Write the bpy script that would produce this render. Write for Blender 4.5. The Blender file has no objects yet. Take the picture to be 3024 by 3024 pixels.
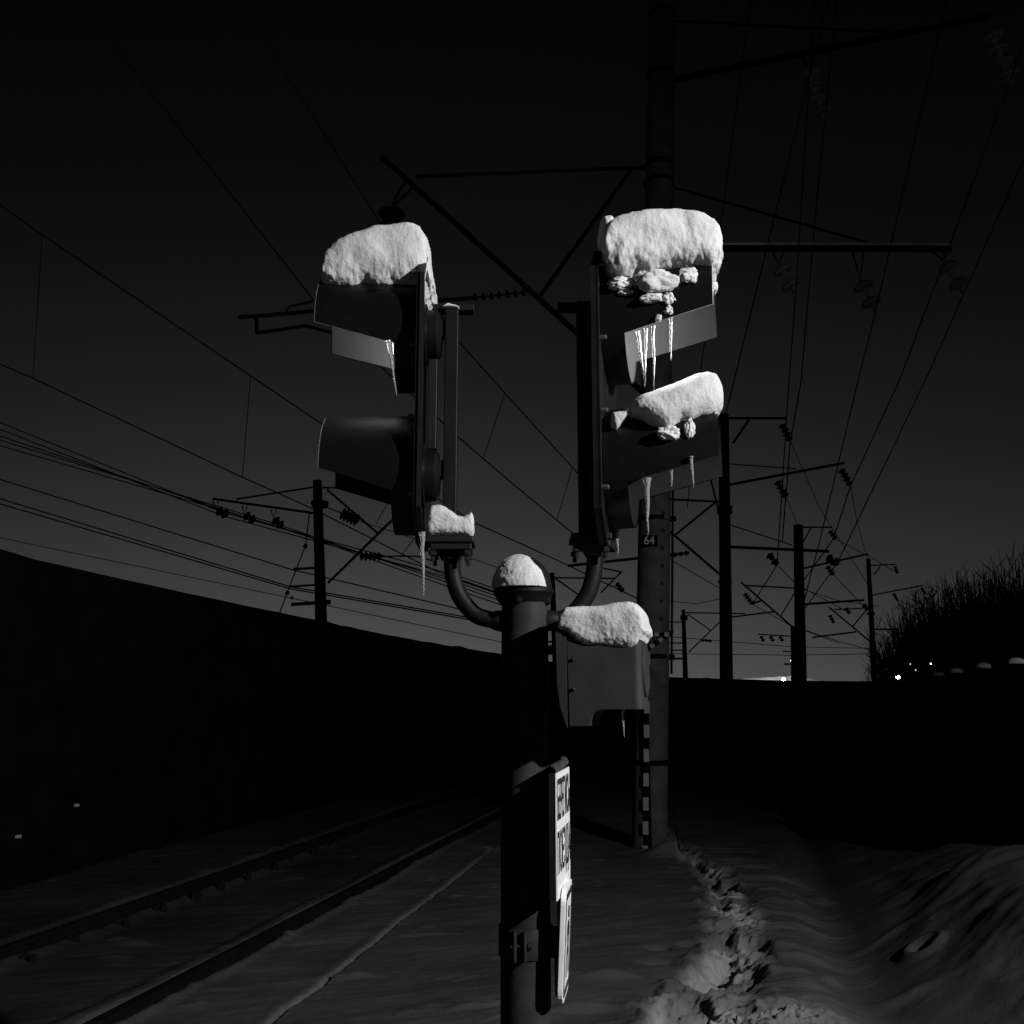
import bpy, math, random
import numpy as np
from mathutils import Vector, Matrix, noise

random.seed(7)
scene = bpy.context.scene
COL = scene.collection
F = 3024.0
PITCH = math.atan(568 / F)
CP, SP = math.cos(PITCH), math.sin(PITCH)
CAMZ = 1.6
PI = math.pi


def ray(px, py):
    dx, dy = (px - 1512) / F, (1512 - py) / F
    return Vector((dx, CP - dy * SP, dy * CP + SP))


def P(px, py, Y):
    """point of the view ray at horizontal distance Y"""
    d = ray(px, py)
    return Vector((0, 0, CAMZ)) + d * (Y / d.y)


def Pz(px, py, z):
    """point of the view ray at height z"""
    d = ray(px, py)
    return Vector((0, 0, CAMZ)) + d * ((z - CAMZ) / d.z)


# ------------------------------------------------------------------ materials
def mat(name, base, rough=0.6, metal=0.0, var=0.0, vscale=8.0, bump=0.0, bscale=60.0, spec=0.5,
        sss=0.0, emit=0.0, trans=0.0, speck=0.0):
    m = bpy.data.materials.new(name)
    m.use_nodes = True
    nt = m.node_tree
    b = nt.nodes['Principled BSDF']
    b.inputs['Base Color'].default_value = (base, base, base, 1)
    b.inputs['Roughness'].default_value = rough
    b.inputs['Metallic'].default_value = metal
    b.inputs['Specular IOR Level'].default_value = spec
    tc = nt.nodes.new('ShaderNodeTexCoord')
    if var or speck:
        n = nt.nodes.new('ShaderNodeTexNoise')
        n.inputs['Scale'].default_value = vscale
        n.inputs['Detail'].default_value = 6
        nt.links.new(tc.outputs['Object'], n.inputs['Vector'])
        r = nt.nodes.new('ShaderNodeMapRange')
        r.inputs['From Min'].default_value = 0.3
        r.inputs['From Max'].default_value = 0.7
        r.inputs['To Min'].default_value = base * (1 - var)
        r.inputs['To Max'].default_value = base * (1 + var)
        nt.links.new(n.outputs['Fac'], r.inputs['Value'])
        out = r.outputs['Result']
        if speck:
            v = nt.nodes.new('ShaderNodeTexVoronoi')
            v.inputs['Scale'].default_value = 45
            nt.links.new(tc.outputs['Object'], v.inputs['Vector'])
            c = nt.nodes.new('ShaderNodeMapRange')
            c.inputs['From Min'].default_value = 0.10
            c.inputs['From Max'].default_value = 0.04
            c.inputs['To Min'].default_value = 0
            c.inputs['To Max'].default_value = speck
            nt.links.new(v.outputs['Distance'], c.inputs['Value'])
            a = nt.nodes.new('ShaderNodeMath')
            nt.links.new(out, a.inputs[0])
            nt.links.new(c.outputs['Result'], a.inputs[1])
            out = a.outputs[0]
        nt.links.new(out, b.inputs['Base Color'])
    if bump:
        n2 = nt.nodes.new('ShaderNodeTexNoise')
        n2.inputs['Scale'].default_value = bscale
        n2.inputs['Detail'].default_value = 5
        nt.links.new(tc.outputs['Object'], n2.inputs['Vector'])
        bp = nt.nodes.new('ShaderNodeBump')
        bp.inputs['Strength'].default_value = bump
        bp.inputs['Distance'].default_value = 0.01
        nt.links.new(n2.outputs['Fac'], bp.inputs['Height'])
        nt.links.new(bp.outputs['Normal'], b.inputs['Normal'])
    if sss:
        b.inputs['Subsurface Weight'].default_value = sss
        b.inputs['Subsurface Radius'].default_value = (0.012, 0.012, 0.012)
        b.inputs['Subsurface Scale'].default_value = 1.0
    if trans:
        b.inputs['Transmission Weight'].default_value = trans
        b.inputs['IOR'].default_value = 1.31
    if emit:
        b.inputs['Emission Color'].default_value = (1, 1, 1, 1)
        b.inputs['Emission Strength'].default_value = emit
    return m


M = dict(
    snow=mat('snow', 0.52, 0.75, var=0.12, vscale=14, bump=0.3, bscale=110, sss=0.25, spec=0.3),
    ice=mat('ice', 0.85, 0.1, trans=0.78, bump=0.2, bscale=40),
    pole=mat('dark_grey_pole_paint', 0.025, 0.6, spec=0.12, var=0.45, vscale=9, bump=0.12, bscale=35, speck=0.012),
    arm=mat('dark_grey_pipe_paint', 0.006, 0.55, spec=0.15, var=0.35, vscale=12, bump=0.1, bscale=40),
    steel=mat('dark_steel', 0.007, 0.55, metal=0.0, var=0.3, vscale=20, spec=0.25),
    ironwork=mat('sooty_overhead_ironwork', 0.004, 0.85, spec=0.0),
    lining=mat('visor_lining', 0.02, 0.8, spec=0.1),
    sooty=mat('sooty_snow', 0.11, 0.9, spec=0.0),
    black=mat('black_enamel', 0.0075, 0.42, var=0.35, vscale=20, bump=0.05, bscale=90, speck=0.012, spec=0.35),
    visor=mat('visor_enamel', 0.003, 0.42, var=0.3, vscale=25, bump=0.05, bscale=90, speck=0.01, spec=0.28),
    board=mat('backboard_enamel', 0.007, 0.5, var=0.35, vscale=14, bump=0.05, spec=0.25),
    galv=mat('galvanised_steel', 0.12, 0.4, metal=0.6, var=0.3, vscale=30),
    lens_on=mat('lit_lens', 0.8, 0.3, emit=25.0),
    lens_off=mat('dark_lens', 0.01, 0.12),
    box=mat('speaker_grey_paint', 0.032, 0.6, spec=0.15, var=0.16, vscale=10, bump=0.08, bscale=60),
    mouth=mat('speaker_mouth_dark', 0.012, 0.8),
    white=mat('white_sign_enamel', 0.84, 0.45, var=0.06, vscale=18),
    ink=mat('black_sign_lettering', 0.012, 0.6),
    red=mat('dark_sign_ring', 0.03, 0.5),
    concrete=mat('mast_concrete', 0.05, 0.85, spec=0.0, var=0.35, vscale=5, bump=0.25, bscale=50),
    fardark=mat('weathered_mast_steel', 0.004, 0.8, spec=0.0, var=0.3),
    wire=mat('wire_metal', 0.003, 0.9, spec=0.0),
    porcelain=mat('glazed_insulator', 0.20, 0.65, spec=0.2),
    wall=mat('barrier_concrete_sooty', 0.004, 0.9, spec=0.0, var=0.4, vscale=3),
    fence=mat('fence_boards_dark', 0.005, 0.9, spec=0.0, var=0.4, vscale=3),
    rail=mat('rusty_rail_steel', 0.006, 0.7, var=0.3, spec=0.05),
    bark=mat('bare_bark', 0.006, 0.9, spec=0.0),
    pale=mat('painted_stripe_white', 0.13, 0.6, var=0.2, vscale=25),
    number=mat('plate_number_grey', 0.16, 0.6),
    lamp=mat('street_lamp_glow', 0.8, 0.4, emit=4.0),
    lampbig=mat('street_lamp_bright_glow', 0.8, 0.4, emit=25.0),
    edge_glint=mat('painted_edge_glint', 0.4, 0.7),  # pale colour for the painted highlight on visor edges
    dimlamp=mat('dim_lamp_glow', 0.8, 0.4, emit=0.6),
    floodlamp=mat('flood_lamp_glow', 0.8, 0.4, emit=700.0),
    reflector=mat('reflector_white', 0.3, 0.4),
)


# ------------------------------------------------------------------ mesh building
class MB:
    def __init__(self):
        self.v, self.f = [], []

    def add(self, vs, fs):
        b = len(self.v)
        self.v += [Vector(p) for p in vs]
        self.f += [tuple(b + i for i in q) for q in fs]
        return self

    def box(self, c, h, R=None):
        """centre, half sizes, optional 3x3 rotation"""
        vs = []
        for sx in (-1, 1):
            for sy in (-1, 1):
                for sz in (-1, 1):
                    p = Vector((sx * h[0], sy * h[1], sz * h[2]))
                    vs.append(Vector(c) + (R @ p if R else p))
        return self.add(vs, [(0, 1, 3, 2), (4, 6, 7, 5), (0, 4, 5, 1), (2, 3, 7, 6), (0, 2, 6, 4), (1, 5, 7, 3)])

    def bar(self, a, b, w, h):
        a, b = Vector(a), Vector(b)
        d = (b - a)
        L = d.length
        z = d.normalized()
        x = z.cross(Vector((0, 0, 1)))
        if x.length < 1e-3:
            x = Vector((1, 0, 0))
        x.normalize()
        y = z.cross(x)
        R = Matrix((x, y, z)).transposed()
        return self.box((a + b) / 2, (w / 2, h / 2, L / 2), R)

    def tube(self, pts, r, n=8, caps=True):
        pts = [Vector(p) for p in pts]
        rs = r if isinstance(r, (list, tuple)) else [r] * len(pts)
        vs, fs = [], []
        ref = None
        for i, p in enumerate(pts):
            t = (pts[min(i + 1, len(pts) - 1)] - pts[max(i - 1, 0)]).normalized()
            if ref is None:
                ref = t.cross(Vector((0.31, 0.17, 0.93)))
                if ref.length < 0.05:
                    ref = t.cross(Vector((1, 0, 0)))
            x = (ref - t * ref.dot(t)).normalized()
            ref = x
            y = t.cross(x)
            for k in range(n):
                a = 2 * PI * k / n
                vs.append(p + (x * math.cos(a) + y * math.sin(a)) * rs[i])
        for i in range(len(pts) - 1):
            for k in range(n):
                fs.append((i * n + k, i * n + (k + 1) % n, (i + 1) * n + (k + 1) % n, (i + 1) * n + k))
        if caps:
            fs.append(tuple(range(n - 1, -1, -1)))
            fs.append(tuple((len(pts) - 1) * n + k for k in range(n)))
        return self.add(vs, fs)

    def lathe(self, o, axis, prof, n=24):
        """prof = [(along, radius)] about axis from o"""
        o, z = Vector(o), Vector(axis).normalized()
        x = z.cross(Vector((0, 0, 1)))
        if x.length < 1e-3:
            x = Vector((1, 0, 0))
        x.normalize()
        y = z.cross(x)
        vs, fs = [], []
        for (s, r) in prof:
            for k in range(n):
                a = 2 * PI * k / n
                vs.append(o + z * s + (x * math.cos(a) + y * math.sin(a)) * max(r, 1e-5))
        m = len(prof)
        for i in range(m - 1):
            for k in range(n):
                fs.append((i * n + k, i * n + (k + 1) % n, (i + 1) * n + (k + 1) % n, (i + 1) * n + k))
        fs.append(tuple(range(n - 1, -1, -1)))
        fs.append(tuple((m - 1) * n + k for k in range(n)))
        return self.add(vs, fs)

    def prism(self, poly, v, depth):
        """planar polygon (list of points) extruded by vector v*depth"""
        n = len(poly)
        a = [Vector(p) for p in poly]
        b = [p + Vector(v) * depth for p in a]
        fs = [tuple(range(n)), tuple(range(2 * n - 1, n - 1, -1))]
        for i in range(n):
            j = (i + 1) % n
            fs.append((j, i, n + i, n + j))
        return self.add(a + b, fs)

    def build(self, name, material, parent=None, origin=None, smooth=False, bevel=0.0, angle=40, sel=None, seg=2):
        me = bpy.data.meshes.new(name)
        o0 = Vector(origin) if origin is not None else Vector((0, 0, 0))
        me.from_pydata([tuple(p - o0) for p in self.v], [], self.f)
        me.validate()
        me.materials.append(M[material] if isinstance(material, str) else material)
        o = bpy.data.objects.new(name, me)
        COL.objects.link(o)
        if parent:
            o.parent = parent
        elif origin is not None:
            o.location = o0
        import bmesh
        bm = bmesh.new()
        bm.from_mesh(me)
        bmesh.ops.recalc_face_normals(bm, faces=bm.faces)
        if bevel:
            bmesh.ops.bevel(bm, geom=[e for e in bm.edges if len(e.link_faces) == 2 and e.calc_face_angle(0) > 0.6 and (sel is None or sel(e.verts[0].co + o0, e.verts[1].co + o0))],
                            offset=bevel, segments=seg, affect='EDGES', profile=0.5)
        if smooth:
            for fc in bm.faces:
                fc.smooth = True
            lim = math.radians(angle)
            for e in bm.edges:
                if len(e.link_faces) == 1 or (len(e.link_faces) == 2 and e.calc_face_angle(0) > lim):
                    e.smooth = False
        bm.to_mesh(me)
        bm.free()
        return o


def tag(o, label=None, cat=None, group=None, kind=None):
    if label:
        o['label'] = label
    if cat:
        o['category'] = cat
    if group:
        o['group'] = group
    if kind:
        o['kind'] = kind
    return o


def empty(name, loc, label, cat, group=None):
    o = bpy.data.objects.new(name, None)
    o.empty_display_size = 0.1
    o.location = loc
    COL.objects.link(o)
    return tag(o, label, cat, group)


def fbm(p, octv=4):
    return noise.fractal(p, 0.6, 2.1, octv, noise_basis='PERLIN_ORIGINAL')


def interp(pl, x):
    xs = [p[0] for p in pl]
    ys = [p[1] for p in pl]
    return float(np.interp(x, xs, ys))


# ================================================================== GROUND (numpy height field)
def vnoise(x, y, seed=0):
    xi, yi = np.floor(x), np.floor(y)
    xf, yf = x - xi, y - yi

    def h(a, b):
        t = np.sin(a * 127.1 + b * 311.7 + seed * 74.7) * 43758.5453
        return t - np.floor(t)
    u, v = xf * xf * xf * (xf * (6 * xf - 15) + 10), yf * yf * yf * (yf * (6 * yf - 15) + 10)
    return (h(xi, yi) * (1 - u) + h(xi + 1, yi) * u) * (1 - v) + (h(xi, yi + 1) * (1 - u) + h(xi + 1, yi + 1) * u) * v


def vfbm(x, y, seed=0, octv=4, gain=0.5):
    s, a, t = 0, 1.0, 0
    for k in range(octv):
        c, d = math.cos(0.6 * k), math.sin(0.6 * k)
        s = s + a * (vnoise((c * x - d * y) * 2.03 ** k, (d * x + c * y) * 2.03 ** k, seed + k * 5) - 0.5)
        t += a
        a *= gain
    return s / t * 2


def sst(a, b, x):
    t = np.clip((x - a) / (b - a), 0, 1)
    return t * t * (3 - 2 * t)


def polydist(X, Y, pts):
    """distance, signed side (+ right of travel), parameter along"""
    best = np.full(X.shape, 1e9)
    side = np.zeros(X.shape)
    par = np.zeros(X.shape)
    for i in range(len(pts) - 1):
        ax, ay = pts[i][0], pts[i][1]
        bx, by = pts[i + 1][0], pts[i + 1][1]
        dx, dy = bx - ax, by - ay
        L2 = dx * dx + dy * dy
        t = np.clip(((X - ax) * dx + (Y - ay) * dy) / L2, 0, 1)
        qx, qy = X - ax - t * dx, Y - ay - t * dy
        d = np.hypot(qx, qy)
        m = d < best
        best = np.where(m, d, best)
        side = np.where(m, np.sign(dy * qx - dx * qy), side)
        par = np.where(m, i + t, par)
    return best, side, par


G = lambda px, py: Pz(px, py, 0.0)
# rails: straight near the camera, bending right with the barrier
near_a, near_b = G(256, 3024), G(1460, 2402)
far_a, far_b = G(0, 2805), G(1242, 2386)
dirn = (near_b - near_a).normalized()


def rail_path(p, d, bend=0.0075):
    pts = []
    ang = math.atan2(d.x, d.y)
    q = p - d * 6
    s = 0.0
    while s < 75:
        pts.append(Vector((q.x, q.y, 0)))
        q = q + Vector((math.sin(ang), math.cos(ang), 0)) * 0.75
        s += 0.75
        if s > 20:
            ang += bend * 0.75
    return pts


nrm = Vector((dirn.y, -dirn.x, 0))
near_path = rail_path(near_a, dirn)
near_path = [p + nrm * 0.05 for p in near_path]
far_path = [p - nrm * 1.53 for p in near_path]
barrier_px = [(0, 1630), (560, 1753), (1190, 1884), (1470, 1930), (1720, 1968), (1980, 2000), (2330, 2010), (2700, 2013),
              (3024, 2013)]
ZT = 2.93
barrier = [Pz(x, y, ZT) for (x, y) in barrier_px]
d0 = (barrier[1] - barrier[0]).normalized()
barrier = [barrier[0] - d0 * 16, barrier[0] - d0 * 8] + barrier

trail = [G(*p) for p in [(1935, 2415), (1975, 2470), (2020, 2520), (2075, 2560), (2130, 2610), (2150, 2660), (2165, 2720),
                         (2180, 2790), (2160, 2850), (2115, 2905), (2080, 2960), (2065, 3024), (2050, 3120)]]
ridge = [G(*p) for p in [(690, 3110), (792, 3024), (960, 2890), (1130, 2757), (1280, 2640), (1413, 2538), (1480, 2488)]]
toe = [Vector((1.8, 3.0, 0)), Vector((2.0, 5.2, 0)), Vector((2.12, 6.2, 0)), Vector((2.42, 7.7, 0)), Vector((2.9, 9.8, 0)), Vector((3.6, 12.5, 0)),
       Vector((4.6, 17, 0)), Vector((6.3, 24, 0)), Vector((8.3, 34, 0))]
rail_top = 0.022


def ground():
    rows = np.concatenate([np.linspace(0.6, 5.2, 90, endpoint=False), np.linspace(5.2, 12.5, 560, endpoint=False),
                           np.geomspace(12.5, 120, 200), [200, 420, 900]])
    a = np.linspace(-1, 1, 900)
    cols = np.sign(a) * (np.abs(a) * 0.62 + np.abs(a) ** 5 * 0.9)
    Y, S = np.meshgrid(rows, cols, indexing='ij')
    Xn = S * Y
    X = Xn + np.sign(S) * np.maximum(0, 3.0 - 0.6 * Y) * np.abs(S)
    near = sst(60, 25, Y)
    z = 0.035 * vfbm(X * 0.6, Y * 0.6, 3) * near
    # wind texture
    wx, wy = X * 0.94 + Y * 0.34, -X * 0.34 + Y * 0.94
    db, sb, _ = polydist(X, Y, [(p.x, p.y) for p in toe])
    calm = 1 - 0.85 * sst(-.45, .25, db * sb)
    near_b = near
    near = near * calm
    z += 0.010 * vfbm(wx * 1.2, wy * 5.5, 11) * near
    st = vfbm(wx * 1.5, wy * 8.0, 21)
    z += 0.012 * np.clip(st - 0.25, 0, 1) * near + 0.05 * np.clip(vfbm(wx * 2.6, wy * 9.0, 27) - 0.46, 0, .3) * near
    z += 0.0035 * vfbm(X * 16, Y * 16, 31) * near
    near = near_b
    # rails sit in shallow swept grooves
    for path in (near_path, far_path):
        d, sd, _ = polydist(X, Y, [(p.x, p.y) for p in path])
        wob = 0.02 * vfbm(X * 3, Y * 3, 44)
        wd = 0.115 if path is near_path else 0.19
        z -= (0.12 if path is near_path else .15) * sst(wd + wob, wd - .065, d) * near
        z += (0.018 if path is near_path else 0) * np.exp(-((d - 0.15 - wob) / 0.04) ** 2) * (sd > 0) * near
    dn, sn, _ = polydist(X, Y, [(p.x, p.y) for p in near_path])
    z -= 0.05 * ((sn < 0) & (dn < 1.4)) * sst(0.15, 0.35, dn) * sst(1.4, 1.2, dn) * near
    # thin groove drawn through the crust
    d, sd, pr = polydist(X, Y, [(p.x, p.y) for p in ridge])
    wob = 0.012 * vfbm(X * 5, Y * 5, 51)
    z += (-0.030 * np.exp(-((d + wob * sd) / 0.014) ** 2) + 0.004 * np.exp(-(((d * sd) + 0.06) / 0.03) ** 2)) * sst(0.05, 0.5, pr) * sst(5.9, 5.2, pr)
    ridge_m = np.exp(-(d / .025) ** 2) * .25 * (pr < 5.2)
    # trodden trail
    d, sd, pr = polydist(X, Y, [(p.x, p.y) for p in trail])
    w = 0.05 + 0.017 * pr + 0.06 * vfbm(X * 3.2, Y * 3.2, 61)
    m = sst(w + 0.09, w - 0.05, d)
    rough = vfbm(wx * 5.0, wy * 8.0, 71, 5, 0.6)
    rid = 1 - np.abs(vfbm(wx * 4.0, wy * 6.0, 76, 4, 0.55)) * 2
    step = vnoise(X * 3.5, Y * 3.5, 81)
    z -= m * (0.03 + 0.065 * sst(0.40, 0.75, step))
    z += m * (0.055 * rough + 0.02 * rid + 0.022 * vfbm(X * 14, Y * 16, 79, 4, .6) + .012 * vfbm(X * 34, Y * 30, 80, 2, .6))
    tr = np.abs(d * -sd + 0.05 + 0.09 * vfbm(X * 2.6, Y * 2.6, 87, 3))
    z -= 0.075 * sst(.075, .02, tr) * sst(-.1, .25, vfbm(X * 3.1, Y * 3.1, 89, 2) + .25) * sst(0, 1.5, pr)
    rim = np.exp(-((d - w - 0.06) / 0.07) ** 2)
    z += rim * 0.05 * np.clip(vfbm(X * 8, Y * 8, 91), -0.2, 1)
    fresh = m * (0.25 + 0.75 * sst(0.38, 0.68, vnoise(X * 4.5 + 7, Y * 3.5, 83)))
    # granular broken crust to the right of the trail near the camera
    gq = G(2290, 3010)
    gm = np.exp(-(((X - gq.x) / 0.34) ** 2 + ((Y - gq.y) / 0.22) ** 2))
    z += gm * 0.05 * np.clip(vfbm(X * 22, Y * 22, 95, 3, 0.7), -0.3, 1)
    fresh = np.maximum(np.maximum(fresh, gm * 0.7), ridge_m)
    # side streaks right of the trail
    sm = np.exp(-((d - 0.45) / 0.35) ** 2) * (sd < 0) * calm
    z += sm * 0.045 * np.clip(vfbm(X * 1.6, Y * 11, 98, 3), 0.05, 1)
    # single soft footprints and lumps (px, py, width, depth, height)
    for (px, py, wx_, wy_, h) in [(1948, 2802, .075, .05, -.055), (2048, 2790, .09, .07, -.08), (1942, 2846, .10, .05, -.04),
                                  (1800, 2892, .17, .06, .04), (1730, 2976, .16, .05, .035), (1880, 2976, .09, .03, .02),
                                  (2290, 2672, .09, .06, .035), (2452, 2882, .075, .055, .04), (2385, 2902, .07, .04, .02),
                                  (2420, 2636, .09, .12, .05), (2135, 2578, .10, .06, .05), (2060, 2676, .05, .05, .03),
                                  (2050, 2630, .05, .04, .03), (1980, 2530, .24, .12, .14), (1900, 2520, .35, .15, .05),
                                  (2600, 2785, .2, .07, .03), (2660, 2930, .18, .07, .03), (1760, 2605, .05, .03, .015),
                                  (2300, 2700, .4, .03, .02), (2260, 2740, .5, .025, .02), (2270, 2800, .4, .025, .02),
                                  (2230, 2600, .5, .04, .03), (820, 2760, .12, .03, .03), (1050, 2880, .15, .03, .03),
                                  (1250, 2760, .2, .03, .02), (400, 2770, .15, .03, .03)]:
        q = G(px, py)
        z += h * np.exp(-((np.abs(X - q.x) / wx_) ** 2.4 + (np.abs(Y - q.y) / wy_) ** 2.4))
    # ditch and snow bank on the right
    d, sd, pr = polydist(X, Y, [(p.x, p.y) for p in toe])
    s = d * sd
    crest = 0.55 + 0.10 * vfbm(X * 0.7, Y * 0.7, 101)
    wid = 1.35 + 0.35 * vfbm(X * 0.9, Y * 0.9, 105)
    bank = crest * sst(0.0, 1, s / wid) * sst(3.6, 1.4, s) + 0.28 * sst(1.5, 3.6, s)
    # drifted flutes running down the bank
    fl = vfbm((X * 0.55 + Y * 0.83) * 3.4, (X * 0.83 - Y * 0.55) * 0.8, 111, 4)
    bank *= 0.12 + 0.88 * sst(12.0, 7.6, Y)
    bank += sst(0.05, 0.4, s / wid) * sst(14, 9, Y) * (0.012 * fl + 0.05 * vfbm(X * 1.8, Y * 1.8, 117, 3) + 0.012 * vfbm(X * 6, Y * 6, 115)) * sst(3, 1.2, s)
    z += (bank - 0.10 * np.exp(-((s + 0.10) / 0.22) ** 2)) * sst(40, 26, Y)
    # hollow with a snow rim in the bank
    q = G(2700, 2905)
    q = Vector((2.55, 6.75, 0))
    rr = np.hypot((X - q.x) / 1.0, (Y - q.y) / 1.0)
    z += 0.045 * np.exp(-((rr - 0.10) / 0.04) ** 2) - 0.10 * np.exp(-(rr / 0.06) ** 2)
    z += np.where(Y > 25, -0.02, 0)
    # behind the barrier the ground just runs flat
    nR, nC = Y.shape
    verts = np.stack([X, Y, z], -1).reshape(-1, 3)
    i = np.arange(nR - 1)[:, None] * nC + np.arange(nC - 1)[None, :]
    faces = np.stack([i, i + 1, i + nC + 1, i + nC], -1).reshape(-1, 4)
    me = bpy.data.meshes.new('ground')
    me.vertices.add(len(verts))
    me.vertices.foreach_set('co', verts.ravel())
    me.loops.add(faces.size)
    me.loops.foreach_set('vertex_index', faces.ravel().astype(np.int32))
    me.polygons.add(len(faces))
    me.polygons.foreach_set('loop_start', (np.arange(len(faces)) * 4).astype(np.int32))
    me.polygons.foreach_set('loop_total', np.full(len(faces), 4, np.int32))
    me.polygons.foreach_set('use_smooth', np.ones(len(faces), bool))
    me.update()
    falloff_dim = 0.55 * sst(-.1, .5, -sn * 1.0 * np.minimum(dn, 1)) * (0.8 + 0.4 * vnoise(X * 1.1, Y * 1.1, 140))  # darkens the snow left of the near rail in place of light falloff
    a2 = me.attributes.new('falloff_dim', 'FLOAT', 'POINT')
    a2.data.foreach_set('value', np.clip(falloff_dim, 0, .8).reshape(-1).astype(np.float32))
    at = me.attributes.new('fresh', 'FLOAT', 'POINT')
    at.data.foreach_set('value', np.clip(fresh, 0, 1).reshape(-1).astype(np.float32))
    # trackside snow: sooty grey with light falloff painted in on the left, whiter where the crust was broken
    m_ = bpy.data.materials.new('trackside_snow')
    m_.use_nodes = True
    nt = m_.node_tree
    b = nt.nodes['Principled BSDF']
    b.inputs['Roughness'].default_value = 0.8
    b.inputs['Specular IOR Level'].default_value = 0.0
    at_n = nt.nodes.new('ShaderNodeAttribute')
    at_n.attribute_name = 'fresh'
    tc = nt.nodes.new('ShaderNodeTexCoord')
    n = nt.nodes.new('ShaderNodeTexNoise')
    n.inputs['Scale'].default_value = 1.3
    n.inputs['Detail'].default_value = 8
    nt.links.new(tc.outputs['Object'], n.inputs['Vector'])
    r = nt.nodes.new('ShaderNodeMapRange')
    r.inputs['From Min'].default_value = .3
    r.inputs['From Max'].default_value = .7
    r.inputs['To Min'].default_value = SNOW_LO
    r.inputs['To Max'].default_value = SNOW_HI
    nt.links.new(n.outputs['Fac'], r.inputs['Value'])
    mx = nt.nodes.new('ShaderNodeMapRange')
    nt.links.new(at_n.outputs['Fac'], mx.inputs['Value'])
    nt.links.new(r.outputs['Result'], mx.inputs['To Min'])
    mx.inputs['To Max'].default_value = SNOW_FRESH
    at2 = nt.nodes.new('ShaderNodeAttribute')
    at2.attribute_name = 'falloff_dim'
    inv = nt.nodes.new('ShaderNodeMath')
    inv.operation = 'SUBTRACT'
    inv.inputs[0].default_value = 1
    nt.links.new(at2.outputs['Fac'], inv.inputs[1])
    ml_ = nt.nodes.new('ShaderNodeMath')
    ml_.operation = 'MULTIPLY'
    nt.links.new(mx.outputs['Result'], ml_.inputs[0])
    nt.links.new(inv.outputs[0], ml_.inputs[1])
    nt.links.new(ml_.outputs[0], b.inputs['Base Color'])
    n2 = nt.nodes.new('ShaderNodeTexNoise')
    n2.inputs['Scale'].default_value = 90
    n2.inputs['Detail'].default_value = 4
    nt.links.new(tc.outputs['Object'], n2.inputs['Vector'])
    bp = nt.nodes.new('ShaderNodeBump')
    bp.inputs['Strength'].default_value = 0.35
    bp.inputs['Distance'].default_value = 0.01
    nt.links.new(n2.outputs['Fac'], bp.inputs['Height'])
    nt.links.new(bp.outputs['Normal'], b.inputs['Normal'])
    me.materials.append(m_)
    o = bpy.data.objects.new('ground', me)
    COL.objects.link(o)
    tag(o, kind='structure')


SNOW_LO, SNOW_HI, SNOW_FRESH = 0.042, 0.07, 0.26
ground()


# ------------------------------------------------------------------ rails
def rail(path, label, clips):
    root = empty('rail', path[8], label, 'rail', 'rails of the track')
    pr = [(-.066, -.16), (.066, -.16), (.066, -.145), (.011, -.13), (.011, -.035), (.036, -.028), (.036, -.004), (.03, 0),
          (-.03, 0), (-.036, -.004), (-.036, -.028), (-.011, -.035), (-.011, -.13), (-.066, -.145)]
    vs, fs = [], []
    n = len(pr)
    for i, p in enumerate(path):
        t = (path[min(i + 1, len(path) - 1)] - path[max(i - 1, 0)]).normalized()
        s = Vector((t.y, -t.x, 0))
        for (a, b) in pr:
            vs.append(Vector((p.x, p.y, rail_top)) + s * a + Vector((0, 0, b)))
    for i in range(len(path) - 1):
        for k in range(n):
            j = (k + 1) % n
            fs.append((i * n + k, i * n + j, (i + 1) * n + j, (i + 1) * n + k))
    mb = MB()
    mb.add(vs, fs)
    mb.build('rail_profile', 'rail', root, root.location)
    if clips:
        for k in range(clips):
            q = far_a - dirn * 1.2 + dirn * (0.55 * k)
            dd = (q - far_path[0]).dot(dirn)
            base = far_path[0] + dirn * dd
            c = MB()
            cc = base + nrm * (0.25 + random.uniform(-.02, .02)) + Vector((0, 0, -0.012))
            for j in range(3):
                o = Vector((random.uniform(-.05, .05), random.uniform(-.05, .05), random.uniform(-.01, .02)))
                c.lathe(cc + o, (0, 0, 1), [(-.05, .034), (0, .03), (.016, .02), (.022, .006)], 7)
            c.build('rail_clip', 'rail', root, root.location)
    return root


rail(near_path, 'dark steel rail of the track nearest the signal post', 0)
rail(far_path, 'dark steel rail on the far side of the track with a row of clips', 18)


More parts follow.
